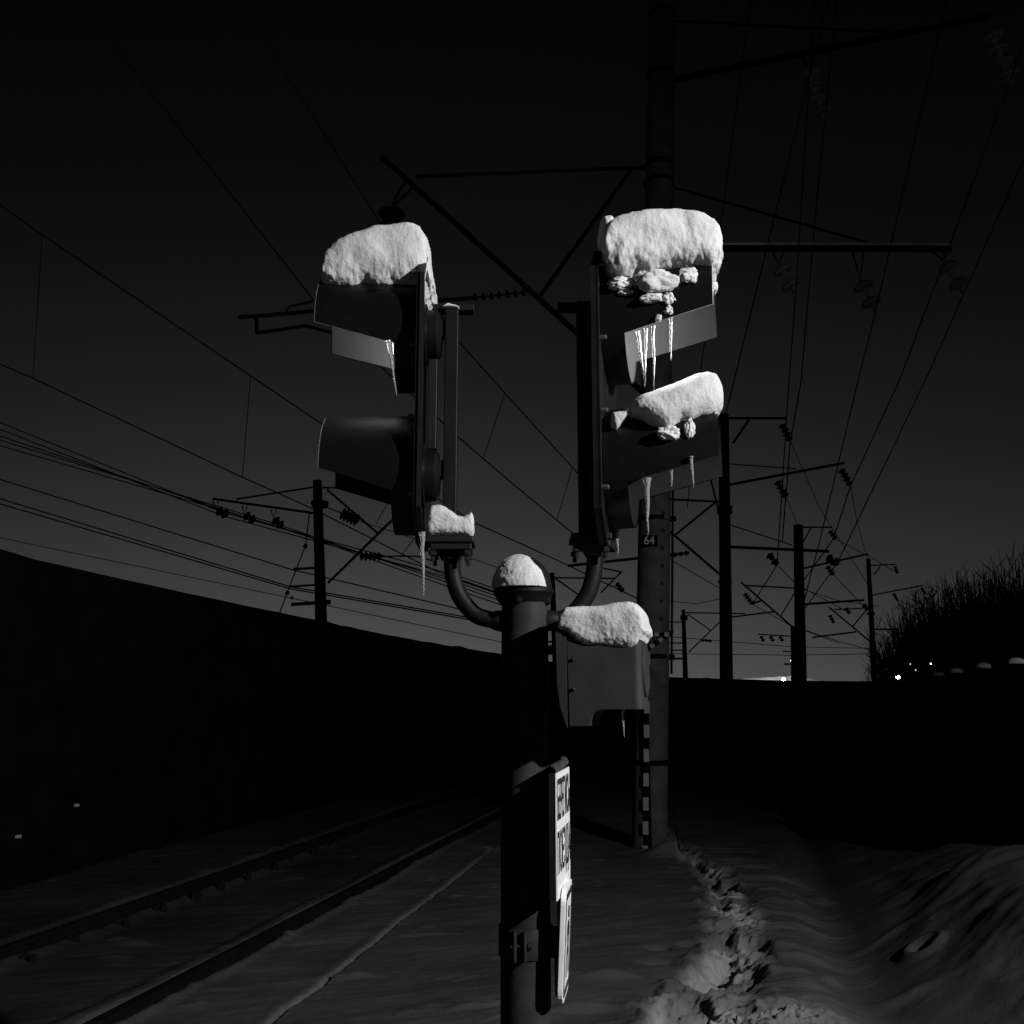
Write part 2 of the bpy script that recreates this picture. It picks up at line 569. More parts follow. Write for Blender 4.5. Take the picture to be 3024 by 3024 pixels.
# ------------------------------------------------------------------ barrier on the left / far side
def barrier_wall():
    mb = MB()
    pts = []
    for i in range(len(barrier) - 1):
        a, b = barrier[i], barrier[i + 1]
        n = max(2, int((b - a).length / 0.5))
        for k in range(n):
            pts.append(a.lerp(b, k / n))
    pts.append(barrier[-1])
    # smooth the path
    for _ in range(6):
        pts = [pts[0]] + [(pts[i - 1] + pts[i] * 2 + pts[i + 1]) / 4 for i in range(1, len(pts) - 1)] + [pts[-1]]
    vs, fs = [], []
    for i, p in enumerate(pts):
        t = (pts[min(i + 1, len(pts) - 1)] - pts[max(i - 1, 0)]).normalized()
        s = Vector((t.y, -t.x, 0))
        zt = ZT + 0.012 * fbm(Vector((i * 0.8, 3.1, 0)), 3) + (0.03 if (i * 7) % 31 == 0 else 0)
        q = Vector((p.x, p.y, 0))
        for (a, z) in ((0, -.4), (0, zt), (-.16, zt + .004), (-.16, -.4)):
            vs.append(q + s * a + Vector((0, 0, z)))
    for i in range(len(pts) - 1):
        for k in range(3):
            fs.append((i * 4 + k, i * 4 + k + 1, (i + 1) * 4 + k + 1, (i + 1) * 4 + k))
    mb.add(vs, fs)
    root = empty('barrier_wall', (pts[20].x, pts[20].y, 0), 'long dark barrier wall curving along the far side of the track', 'wall')
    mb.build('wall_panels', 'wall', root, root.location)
    # vertical ribs
    acc = 0
    for i in range(1, len(pts)):
        acc += (pts[i] - pts[i - 1]).length
        if acc > 3.0 and pts[i].y < 52:
            acc = 0
            t = (pts[i] - pts[i - 1]).normalized()
            s = Vector((t.y, -t.x, 0))
            c = Vector((pts[i].x, pts[i].y, 1.25)) + s * 0.05
            R = Matrix((s, t, Vector((0, 0, 1)))).transposed()
            c.z = 1.1
            MB().box(c, (.05, .09, 1.5), R).build('rib', 'wall', root, root.location)
    return pts


bpts = barrier_wall()
for (px, py, lab) in [(218, 2378, 'tiny white reflector plate glinting on the dark barrier wall'),
                      (45, 2470, 'tiny pale reflector plate low on the barrier wall at the frame edge')]:
    d = ray(px, py)
    best = None
    for i in range(len(bpts) - 1):
        a = bpts[i]
        t = (bpts[i + 1] - a)
        # intersect the ray with the wall segment in plan
        den = d.x * t.y - d.y * t.x
        if abs(den) < 1e-6:
            continue
        s = (a.x * t.y - a.y * t.x) / den
        u = (a.x * d.y - a.y * d.x) / den
        if s > 0 and 0 <= u <= 1:
            best = Vector((0, 0, CAMZ)) + d * s
            tt = t.normalized()
            break
    sd = Vector((tt.y, -tt.x, 0))
    R = Matrix((sd, tt, Vector((0, 0, 1)))).transposed()
    q = best + sd * 0.03
    o = MB().box(q, (.012, .03, .014), R).build('reflector', 'reflector', None, q, bevel=.003)
    tag(o, lab, 'reflector', 'reflectors on the barrier wall')


# ================================================================== SIGNAL POST
PY = 3.43
PX = 0.043
PTOP = P(1537, 1752, PY).z
RP = 0.078
post = empty('signal_post', (PX, PY, 0), 'dark grey round steel post carrying two traffic lights on curved arms', 'post')
mb = MB().lathe((PX, PY, -.3), (0, 0, 1), [(0, RP * 1.03), (PTOP + .29, RP)], 64)
mb.build('pole', 'pole', post, post.location, smooth=True)
# cap: flange ring and dome
cap = MB().lathe((PX - .004, PY, PTOP - .035), (0, 0, 1),
                 [(0, RP + .002), (.012, RP + .012), (.030, RP + .019), (.034, RP + .024), (.046, RP + .024), (.048, RP + .02)], 64)
cap.build('cap_flange', 'arm', post, post.location, smooth=True)
prof = [(0.0, .0985)] + [(.112 * math.sin(a), .0985 * math.cos(a)) for a in np.linspace(.05, PI / 2, 16)]
DC = Vector((PX - .006, PY, PTOP + .013))
MB().lathe(DC, (0, 0, 1), prof, 48).build('cap_dome', 'board', post, post.location, smooth=True)
for k in range(2):
    MB().lathe((PX + (-.02, .075)[k], PY - (.078, .03)[k], PTOP - .03), (0, -1, 0), [(-.01, .012), (.012, .012), (.016, .008)], 8).build(
        'cap_bolt', 'arm', post, post.location)


def arm(side, pxs, flange, upr, tbar):
    """pxs: pipe centre line in picture points, all at the post's distance"""
    pts = [P(x, y, PY) for (x, y) in pxs]
    dense = []
    for i in range(len(pts) - 1):
        p0, p1, p2, p3 = pts[max(i - 1, 0)], pts[i], pts[i + 1], pts[min(i + 2, len(pts) - 1)]
        for k in range(6):
            t = k / 6
            dense.append(0.5 * ((2 * p1) + (p2 - p0) * t + (2 * p0 - 5 * p1 + 4 * p2 - p3) * t * t + (3 * p1 - p0 - 3 * p2 + p3) * t ** 3))
    dense.append(pts[-1])
    a = MB().tube(dense, 0.0282, 24)
    # weld collar at the pole
    a.lathe(dense[-1], dense[-1] - dense[-3], [(-.055, .0285), (-.04, .034), (-.02, .036), (.0, .036)], 24)
    o = a.build('mounting_arm', 'arm', post, post.location, smooth=True)
    x0, x1, y0, y1 = flange
    a0, a1 = P(x0, y0, PY), P(x1, y0, PY)
    zt, zm = P((x0 + x1) / 2, y0, PY - .08).z, P((x0 + x1) / 2, y1, PY - .08).z
    cx = (a0.x + a1.x) / 2
    hw = (a1.x - a0.x) / 2
    fl = MB().box((cx, PY, (zt + zm) / 2), (hw, .078, (zt - zm) / 2))
    fl.box((cx + .004, PY, zm - .0125), (hw * .86, .07, .0105))
    fo = fl.build('flange_plate', 'steel', o, post.location, bevel=.003)
    fo.location = (0, 0, 0)
    cyl = MB().lathe((pts[0].x, PY, zm - .05), (0, 0, 1), [(0, .034), (.02, .043), (.04, .043)], 20)
    cyl.build('collar', 'steel', o, post.location, smooth=True)
    for sx in (-1, 1):
        for sy in (-1, 1):
            b = Vector((cx + sx * hw * .72, PY + sy * .055, zm - .062))
            MB().lathe(b, (0, 0, 1), [(0, .007), (.02, .007), (.021, .013), (.038, .013)], 6).build('flange_bolt', 'steel', o, post.location)
    # upright bracket above the flange
    ux0, ux1, utop = upr
    b0, b1 = P(ux0, 1250, PY), P(ux1, 1250, PY)
    ztop = P((ux0 + ux1) / 2, utop, PY - .03).z
    u = MB().box(((b0.x + b1.x) / 2, PY, (ztop + zt) / 2), ((b1.x - b0.x) / 2, .03, (ztop - zt) / 2))
    u.build('upright', 'arm', o, post.location, bevel=.004)
    tx0, tx1, ty = tbar
    c0, c1 = P(tx0, ty, PY), P(tx1, ty, PY)
    u = MB().box(((c0.x + c1.x) / 2, PY + .02, P(tx0, ty, PY).z), ((c1.x - c0.x) / 2, .026, .0115))
    u.build('crossbar', 'arm', o, post.location, bevel=.002)
    return o, zt


armL, zflL = arm(-1, [(1333, 1600), (1334, 1650), (1340, 1710), (1360, 1765), (1400, 1812), (1440, 1828), (1500, 1836)],
                 (1263, 1401, 1581, 1600), (1312, 1352, 912), (1279, 1400, 908))
armR, zflR = arm(1, [(1757, 1600), (1757, 1650), (1752, 1700), (1735, 1755), (1695, 1808), (1655, 1828), (1600, 1834)],
                 (1683, 1800, 1572, 1590), (1706, 1758, 888), (1647, 1740, 903))


# ------------------------------------------------------------------ traffic lights
RY, RZ = 0.172, 0.205


def head(O, ang, left, zl, zb, label):
    """O: foot of board centre in plan, ang: turn towards the camera, zl: lens heights, zb: board bottom/top"""
    if left:
        u = Vector((-math.cos(ang), -math.sin(ang), 0))
        v = Vector((-math.sin(ang), math.cos(ang), 0))
    else:
        u = Vector((math.cos(ang), -math.sin(ang), 0))
        v = Vector((math.sin(ang), math.cos(ang), 0))
    w = Vector((0, 0, 1))
    O = Vector((O[0], O[1], 0))
    L3 = lambda a, b, c: O + u * a + v * b + w * c
    root = empty('traffic_light', L3(0, 0, zb[0]), label, 'traffic light', 'traffic lights on the signal post')
    ro = root.location
    hw, c = 0.205, 0.10
    poly = [(-hw, zb[0] + c), (-hw + c, zb[0]), (hw - c, zb[0]), (hw, zb[0] + c), (hw, zb[1] - c), (hw - c, zb[1]), (-hw + c, zb[1]), (-hw, zb[1] - c)]
    mb = MB().prism([L3(.004, a, b) for a, b in poly], u, -.008)
    # folded rim of the board
    for i in range(8):
        a, b = poly[i], poly[(i + 1) % 8]
        p, q = L3(.004, *a), L3(.004, *b)
        n = Vector((0, 0, 0))
        ctr = L3(.004, 0, (zb[0] + zb[1]) / 2)
        e = (q - p).normalized()
        inn = (ctr - (p + q) / 2)
        inn = (inn - e * inn.dot(e)).normalized()
        mb.prism([p + u * .002, q + u * .002, q + inn * .006 + u * .002, p + inn * .006 + u * .002], u, -.026)
    mb.build('backboard', 'board', root, ro)
    Lv, sh = (0.352 if left else 0.378), 0.085
    n = 28
    Lup = Lv
    for k, zc in enumerate(zl):
        Lv = Lup - (.03 if (k == 1 and left) else 0)
        vs, fs = [], []

        def ring(s, ph):
            return [L3(s, RY * math.cos(a) * (1 - .06 * s / Lv), zc + RZ * math.sin(a) * (1 - .04 * s / Lv)) for a in ph]
        full = np.linspace(-PI / 2, 1.5 * PI, 2 * n + 1)
        for s in (.006, .045, sh):
            vs += ring(s, full)
        m = 2 * n + 1
        for i in range(2):
            for j in range(m - 1):
                fs.append((i * m + j, i * m + j + 1, (i + 1) * m + j + 1, (i + 1) * m + j))
        b0 = len(vs)
        st = np.linspace(sh, Lv, 9)
        for s in st:
            t = (s - sh) / (Lv - sh)
            zc_cut = -0.082 + 0.072 * t
            p0 = math.asin(zc_cut / RZ)
            vs += ring(s, np.linspace(p0, PI - p0, n + 1))
        m2 = n + 1
        for i in range(len(st) - 1):
            for j in range(n):
                fs.append((b0 + i * m2 + j, b0 + i * m2 + j + 1, b0 + (i + 1) * m2 + j + 1, b0 + (i + 1) * m2 + j))
        vis = MB().add(vs, fs).build('visor', 'visor', root, ro, smooth=True, angle=50)
        li = []
        ax = L3(0, 0, zc)
        for p in vs:
            sp_ = (p - ax).dot(u)
            c0 = ax + u * sp_
            li.append(c0 + (p - c0) * .978 - u * .003)
        MB().add(li, fs).build('visor_lining', 'lining', vis, ro, smooth=True, angle=50)
        if k == 0 or left:
            edge = []  # thin pale tube standing in for light caught on the visor edge
            for s_ in np.linspace(sh + .005, Lv, 14):
                p0 = math.asin((-0.082 + 0.072 * (s_ - sh) / (Lv - sh)) / RZ)
                edge.append(ring(s_, [PI - p0])[0])
            p0 = math.asin(-.010 / RZ)
            edge += ring(Lv + .001, np.linspace(PI - p0, PI * (.62 if k == 0 else .5), 14))
            if k == 1:
                edge = edge[14:]
            MB().tube(edge, .0016, 6).build('edge_highlight', 'edge_glint', vis, ro, smooth=True)
        so = vis.modifiers.new('thickness', 'SOLIDIFY')
        so.thickness = 0.004
        so.offset = 0
        # lens
        ln = MB()
        prof = [(0.0, .152), (.004, .152), (.007, .14), (.009, .09), (.010, .04), (.010, .0)]
        ln.lathe(L3(.006, 0, zc), u, prof, 36)
        # door ring round the lens
        lr = MB().lathe(L3(.0045, 0, zc), u, [(0, .166), (.012, .166), (.012, .157), (.004, .157)], 36).build('lens_ring', 'steel', root, ro, smooth=True)
        lens = ln.build('lens', 'lens_on' if k == 0 else 'lens_off', bpy.data.objects[lr.name], ro, smooth=True)
        lens['label'] = ('lit upper lamp' if k == 0 else 'unlit lower lamp')
        # lamp housing behind the board
        MB().lathe(L3(-.006, 0, zc), -u, [(0, .11), (.008, .11), (.012, .09), (.045, .088), (.056, .075), (.06, .03)], 36).build(
            'lamp_housing', 'visor', root, ro, smooth=True)
        for (a, b) in ((-.18, .16), (-.185, -.1)):
            MB().lathe(L3(.005, a, zc + b), u, [(0, .008), (.02, .008), (.024, .005)], 6).build('wing_bolt', 'galv', root, ro)
    MB().box(L3(-.036, 0, (zl[0] + zl[1]) / 2), (.016, .02, (zl[0] - zl[1]) / 2 - .09), Matrix((u, v, w)).transposed()).build(
        'mounting_bar', 'steel', root, ro, bevel=.003)
    for zc in zl:
        MB().box(L3(-.072, 0, zc + .02), (.014, .022, .03), Matrix((u, v, w)).transposed()).build('clamp', 'steel', root, ro, bevel=.003)
    return root, L3


zl = (P(1240, 992, PY).z, P(1240, 1405, PY).z)
hl, LL = head((-.312, PY), 0.0, True, zl, (P(1240, 1588, PY - .2).z, P(1232, 722, PY - .2).z),
              'traffic light facing left with bare lower visor, big snow cap on top')
zr = (P(1800, 970, PY).z, P(1800, 1387, PY).z)
hr, LR = head((.332, PY), math.radians(14), False, zr, (P(1790, 1590, PY - .2).z, P(1775, 702, PY - .2).z),
              'traffic light facing right with broken snow and icicles on both visors')


# ------------------------------------------------------------------ snow pieces
def resample(pl, n):
    xs = np.linspace(pl[0][0], pl[-1][0], n)
    return [(x, interp(pl, x)) for x in xs]


def snow_loft(name, top, bot, Yt, Yb, yc, hd, label, ns=130, nr=150, amp=.007, ex=2.6, endm=5, endl=None, seed=0.0, yaw=0.0, pivot=None, hdfun=None,
              cat='snow', group='snow caps on the signal', botrough=0.0028):
    """lump of snow following a top and a bottom outline given in picture points"""
    tp = [(P(x, y, Yt).x, P(x, y, Yt).z) for x, y in top]
    bt = [(P(x, y, Yb).x, P(x, y, Yb).z) for x, y in bot]
    x0, x1 = min(tp[0][0], bt[0][0]), max(tp[-1][0], bt[-1][0])
    vs, fs = [], []
    def soft(pl, x):
        return sum(interp(pl, x + k * (x1 - x0) * .016) for k in range(-4, 5)) / 9
    for i in range(ns + 1):
        t = i / ns
        tt = 0.5 - 0.5 * math.cos(PI * t)
        t = 0.35 * t + 0.65 * tt
        x = x0 + (x1 - x0) * t
        zt, zb0 = interp(tp, x), interp(bt, x)
        zb = soft(bt, x)
        dzb = zb0 - zb + botrough * fbm(Vector((x * 30, seed, 0)), 3)
        if zt < zb + .004:
            zt = zb + .004
        em = (endl or endm) if t < .5 else endm
        e = max(1 - abs(2 * t - 1) ** em, 0.0) ** (1 / em)
        h = hd * e * (hdfun(t) if hdfun else 1)
        zc, hz = (zt + zb) / 2, (zt - zb) / 2 * (0.15 + 0.85 * max(1 - abs(2 * t - 1) ** 14, 0) ** .5)
        aa = np.linspace(0, 2 * PI, 1201)
        cy = np.sign(np.cos(aa)) * np.abs(np.cos(aa)) ** (2 / ex)
        cz_ = np.sign(np.sin(aa)) * np.abs(np.sin(aa)) ** (2 / ex)
        arc = np.concatenate([[0], np.cumsum(np.hypot(np.diff(cy) * max(hd, .01), np.diff(cz_) * .09))])
        at_ = np.interp(np.linspace(0, arc[-1], nr, endpoint=False), arc, aa)
        for k in range(nr):
            ca, sa = math.cos(at_[k]), math.sin(at_[k])
            uy = math.copysign(abs(ca) ** (2 / ex), ca)
            uz = math.copysign(abs(sa) ** (2 / ex), sa)
            vs.append(Vector((x, yc + h * uy, zc + hz * uz + dzb * max(0, -uz) ** 6)))
    for i in range(ns):
        for k in range(nr):
            j = (k + 1) % nr
            fs.append((i * nr + k, i * nr + j, (i + 1) * nr + j, (i + 1) * nr + k))
    fs.append(tuple(range(nr)))
    fs.append(tuple(ns * nr + k for k in range(nr)))
    ctr = Vector(((x0 + x1) / 2, yc, sum(v.z for v in vs) / len(vs)))
    tm = bpy.data.meshes.new('tmp')
    tm.from_pydata([tuple(v) for v in vs], [], fs)
    tm.update()
    nv = [Vector(n.vector) for n in tm.vertex_normals]
    sgn = 1 if sum((v - ctr).dot(n) for v, n in zip(vs, nv)) > 0 else -1
    bpy.data.meshes.remove(tm)
    out = []
    for v, nn in zip(vs, nv):
        q = v + Vector((seed, seed * 2, 0))
        low = max(0, min(1, (ctr.z - v.z) / .09 + .3))
        k = fbm(q * 7, 2) * amp * .9 + fbm(q * 22 + Vector((3, 1, 0)), 3) * amp * (.25 + .32 * low) + fbm(q * 60, 3) * amp * (.08 + .16 * low)
        out.append(v + nn * (k * sgn))
    if yaw:
        pv = Vector(pivot)
        R = Matrix.Rotation(yaw, 3, 'Z')
        out = [pv + R @ (v - pv) for v in out]
    o = MB().add(out, fs).build(name, 'snow', None, ctr, smooth=True, angle=70)
    return tag(o, label, cat, group)


def clump(px, py, Y, rx, ry, rz, seed, label, name='snow_clump', group='snow clumps stuck to the right-facing traffic light', amp=.4):
    c = P(px, py, Y)
    if 'right-facing' in group:
        c.y += .016
    vs, fs = [], []
    nu, nv = 72, 48
    for i in range(nv + 1):
        th = PI * i / nv
        for k in range(nu):
            a = 2 * PI * k / nu
            d = Vector((math.sin(th) * math.cos(a), math.sin(th) * math.sin(a), math.cos(th)))
            dd = Matrix.Rotation(seed * .35, 3, 'Y') @ d
            s = .86 / (abs(dd.x) ** 3.2 + abs(dd.y) ** 3.2 + abs(dd.z) ** 3.2) ** (1 / 3.2)
            s *= 1 + .8 * amp * fbm(d * 1.1 + Vector((seed, 0, 0)), 2) + .4 * amp * fbm(d * 3.2 + Vector((0, seed, 0)), 3) + .09 * amp * fbm(d * 9 + Vector((seed, 0, seed)), 3)
            vs.append(c + Vector((d.x * rx, d.y * ry, d.z * rz)) * s)
    for i in range(nv):
        for k in range(nu):
            j = (k + 1) % nu
            fs.append((i * nu + k, (i + 1) * nu + k, (i + 1) * nu + j, i * nu + j))
    o = MB().add(vs, fs).build(name, 'snow', None, c, smooth=True, angle=60)
    return tag(o, label, 'snow', group)


NEAR = PY - RY
snow_loft('snow_heap', [(948, 800), (951, 752), (966, 732), (1005, 704), (1060, 682), (1110, 664), (1160, 655), (1205, 653), (1240, 664), (1260, 688), (1267, 725), (1271, 790)],
          [(948, 828), (985, 838), (1010, 842), (1048, 841), (1056, 830), (1075, 832), (1110, 842), (1150, 846), (1200, 850), (1240, 850), (1271, 822)],
          PY - .085, NEAR, PY + .006, .165, 'thick lumpy snow cap on top of the left-facing traffic light', seed=1.3, amp=.009, endm=9, ex=3.0)
snow_loft('snow_heap', [(1786, 656), (1800, 641), (1820, 632), (1860, 623), (1920, 617), (1985, 613), (2040, 613), (2080, 620), (2105, 636), (2122, 665), (2132, 705), (2135, 745)],
          [(1786, 806), (1800, 812), (1840, 818), (1862, 812), (1885, 800), (1900, 812), (1925, 806), (1950, 796), (1990, 790), (2020, 786), (2050, 782), (2085, 794), (2108, 806), (2122, 800), (2135, 775)],
          PY - .165, NEAR - .03, PY - .055, .182, 'biggest snow cap, a tall rounded block on the right-facing traffic light', seed=4.7, amp=.010, ex=3.2, endm=9, endl=60)
clump(1789, 694, PY - .08, .030, .14, .034, .2, 'snow roll curling over the top edge of the right-facing backboard', name='snow_heap', group='snow caps on the signal', amp=.03)
snow_loft('snow_heap', [(1860, 1205), (1870, 1185), (1890, 1168), (1950, 1147), (2010, 1122), (2050, 1104), (2085, 1096), (2105, 1100), (2122, 1122), (2132, 1150), (2131, 1185)],
          [(1860, 1222), (1900, 1226), (1930, 1262), (1960, 1280), (1980, 1292), (1992, 1286), (2000, 1262), (2012, 1246), (2030, 1262), (2048, 1262), (2066, 1250), (2100, 1245), (2112, 1262), (2131, 1215)],
          PY - .12, NEAR - .045, PY - .06, .178, 'smooth wedge of snow on the lower visor of the right-facing traffic light', seed=9.1, amp=.006, ex=2.4)
snow_loft('snow_clump', [(1808, 1216), (1830, 1212), (1845, 1213), (1858, 1206)], [(1808, 1258), (1820, 1266), (1840, 1246), (1858, 1222)],
          NEAR, NEAR, NEAR + .03, .05, 'small snow clump wedged between board and lower visor of the right-facing traffic light', seed=3.3, amp=.008,
          group='snow clumps stuck to the right-facing traffic light', ns=30, nr=24)
# snow on flange
snow_loft('snow_heap', [(1262, 1506), (1275, 1492), (1300, 1490), (1312, 1494), (1335, 1508), (1352, 1522), (1370, 1524), (1385, 1516), (1392, 1508), (1399, 1513)],
          [(1262, 1584), (1290, 1580), (1320, 1582), (1350, 1582), (1399, 1583)],
          PY - .05, PY - .078, PY - .004, .074, 'pale snow block on the arm flange beside the left-facing traffic light', seed=6.2, amp=.006, ex=3.6, endm=9)
# snow on loudspeaker
snow_loft('snow_heap', [(1670, 1834), (1674, 1808), (1690, 1788), (1720, 1787), (1760, 1789), (1803, 1789), (1840, 1784), (1873, 1779), (1895, 1784), (1913, 1802), (1922, 1835)],
          [(1670, 1862), (1692, 1866), (1712, 1874), (1725, 1896), (1750, 1914), (1800, 1916), (1850, 1920), (1890, 1918), (1908, 1908), (1922, 1880)],
          3.22, 3.15, 3.285, .128, 'rounded snow cap on top of the grey loudspeaker box', seed=8.4, amp=.006, ex=4.6, yaw=math.radians(-13), pivot=(.30, 3.285, 0), endm=14)
# little heaps on the upright tops
snow_loft('snow_heap', [(1304, 905), (1322, 893), (1340, 899), (1356, 905)], [(1304, 909), (1356, 909)], PY - .02, PY - .02, PY, .03,
          'tiny heap of snow on the upright behind the left-facing traffic light', seed=2.2, amp=.002, ns=24, nr=20)


# snow on the dome: patch of shell thickest at the front left
def dome_snow():
    axis = Vector((-.30, -.90, .27)).normalized()
    x = axis.cross(Vector((0, 0, 1))).normalized()
    y = x.cross(axis)
    vs, fs = [], []
    nr, ns = 40, 72
    ext = Vector((.0985, .0985, .112))
    outer, inner = [], []
    for i in range(nr + 1):
        for k in range(ns):
            a = 2 * PI * k / ns
            lim = 1.16 - .24 * math.exp(-((a - 2.3) / .55) ** 2) + .16 * math.exp(-((a - 3.6) / .45) ** 2) + .06 * fbm(Vector((math.cos(a) * 1.6, math.sin(a) * 1.6, 5)), 3)
            th = lim * i / nr
            d = axis * math.cos(th) + (x * math.cos(a) + y * math.sin(a)) * math.sin(th)
            base = Vector((d.x * ext.x, d.y * ext.y, d.z * ext.z))
            th_n = .015 * (1 - (i / nr) ** 5) - .003 * (i == nr)
            th_n *= 1 + .16 * fbm(d * 4, 3)
            p = DC + base + d * (th_n + .001)
            p.z = max(p.z, PTOP + .0145)
            vs.append(p)
    for i in range(nr):
        for k in range(ns):
            j = (k + 1) % ns
            fs.append((i * ns + k, i * ns + j, (i + 1) * ns + j, (i + 1) * ns + k))
    o = MB().add(vs, fs).build('snow_heap', 'snow', None, DC, smooth=True, angle=80)
    tag(o, 'domed snow patch clinging to the round cap of the post', 'snow', 'snow caps on the signal')


dome_snow()


NR = PY - RY - .055   # near face of the right-facing visors
clump(1832, 833, NR + .035, .042, .03, .024, 1, 'ragged snow clump left of the middle chunk, on the upper right-facing visor')
clump(1848, 860, NR + .035, .026, .02, .014, 2, 'thin snow crumb below the ragged clump nearest the backboard')
clump(1945, 826, NR, .068, .03, .044, 3, 'largest snow chunk hanging in the middle of the upper right-facing visor', amp=.3)
clump(2035, 808, NR - .01, .034, .024, .030, 4, 'rounded snow chunk near the front edge of the upper right-facing visor', amp=.3)
clump(1928, 876, NR, .042, .02, .016, 5, 'flat snow crumb under the largest chunk on the upper visor')
clump(1978, 880, NR, .022, .018, .022, 6, 'loose snow crumb below the right end of the largest chunk')
clump(1980, 912, NR, .022, .014, .018, 7, 'grey icy crumb low on the upper right-facing visor')
clump(1946, 934, NR, .010, .01, .012, 8, 'smallest icy crumb at the lower rim of the upper right-facing visor')
clump(1975, 1274, NR - .012, .036, .022, .024, 14, 'ragged snow tongue at the lowest point of the snow wedge')
clump(1905, 815, NR + .01, .032, .024, .024, 16, 'snow lump joining the middle chunk to the big cap above', amp=.3)
clump(2110, 846, PY - .10, .013, .03, .022, 9, 'small snow knob on the front rim of the upper right-facing visor', amp=.2)
clump(2040, 1264, NR - .012, .017, .016, .034, 11, 'frozen blob dripping under the right of the snow wedge')
clump(1140, 836, NEAR - .002, .02, .012, .006, 12, 'tiny ice crust below the snow on the left-facing upper visor',
      group='snow crumbs on the left-facing traffic light')
clump(1256, 938, PY - .06, .008, .012, .008, 13, 'white snow crumb on the housing behind the left-facing backboard',
      group='snow crumbs on the left-facing traffic light')


def icicle(px, y0, y1, w, Y, label, bend=0, seed=0, mat_='ice'):
    a, b = P(px, y0, Y), P(px + bend, y1, Y)
    n = 14
    pts, rs = [], []
    for i in range(n + 1):
        t = i / n
        p = a.lerp(b, t)
        p.x += .0025 * fbm(Vector((t * 5, seed, 0)), 2)
        pts.append(p)
        r = .68 * w / 2 / F * Y * (1 + .8 * math.exp(-t * 14)) * (1 - t ** 1.6) ** .8 * (1 + .28 * fbm(Vector((t * 9, seed * 3.1, 2)), 2)) + .0007
        rs.append(r)
    o = MB().tube(pts, rs, 10).build('icicle', mat_, None, a, smooth=True)
    return tag(o, label, 'icicle', 'icicles on the signal')


icicle(1246, 1572, 1760, 17, PY - .17, 'long icicle hanging from the bottom corner of the left-facing backboard', 6, 1)
icicle(1147, 1006, 1168, 13, NEAR - .004, 'long curved frozen drip at the inner end of the left-facing upper visor', 24, 2)
icicle(1163, 1012, 1088, 7, NEAR + .03, 'thinner frozen drip beside the backboard in the left-facing upper visor', 2, 3)
icicle(1884, 978, 1140, 12, NR + .045, 'bright icicle nearest the backboard under the right-facing upper visor', 20, 4)
icicle(1908, 970, 1142, 9, NR + .04, 'second icicle from the backboard under the right-facing upper visor', -3, 5)
icicle(1929, 962, 1154, 11, NR + .03, 'longest thin icicle under the right-facing upper visor', 3, 6)
icicle(1981, 938, 1064, 11, NR + .01, 'short icicle at the middle of the right-facing upper visor rim', 0, 7)
icicle(1911, 1412, 1582, 21, NR + .02, 'thickest icicle, hanging under the right-facing lower visor', 2, 8)
icicle(1983, 1388, 1440, 9, NR, 'shortest icicle on the right-facing lower visor rim', 1, 9)
icicle(2040, 1348, 1440, 13, NR - .01, 'crooked icicle near the front of the right-facing lower visor', 9, 10)
icicle(2113, 1215, 1268, 14, NR + .03, 'icicle tip of the snow wedge at the front of the lower visor', 0, 11, 'snow')
icicle(1838, 2088, 2178, 10, 3.22, 'thin icicle hanging under the grey loudspeaker box', 6, 12)
icicle(1822, 1592, 1640, 9, PY - .17, 'little ice drop at the bottom of the right-facing backboard', 4, 13)


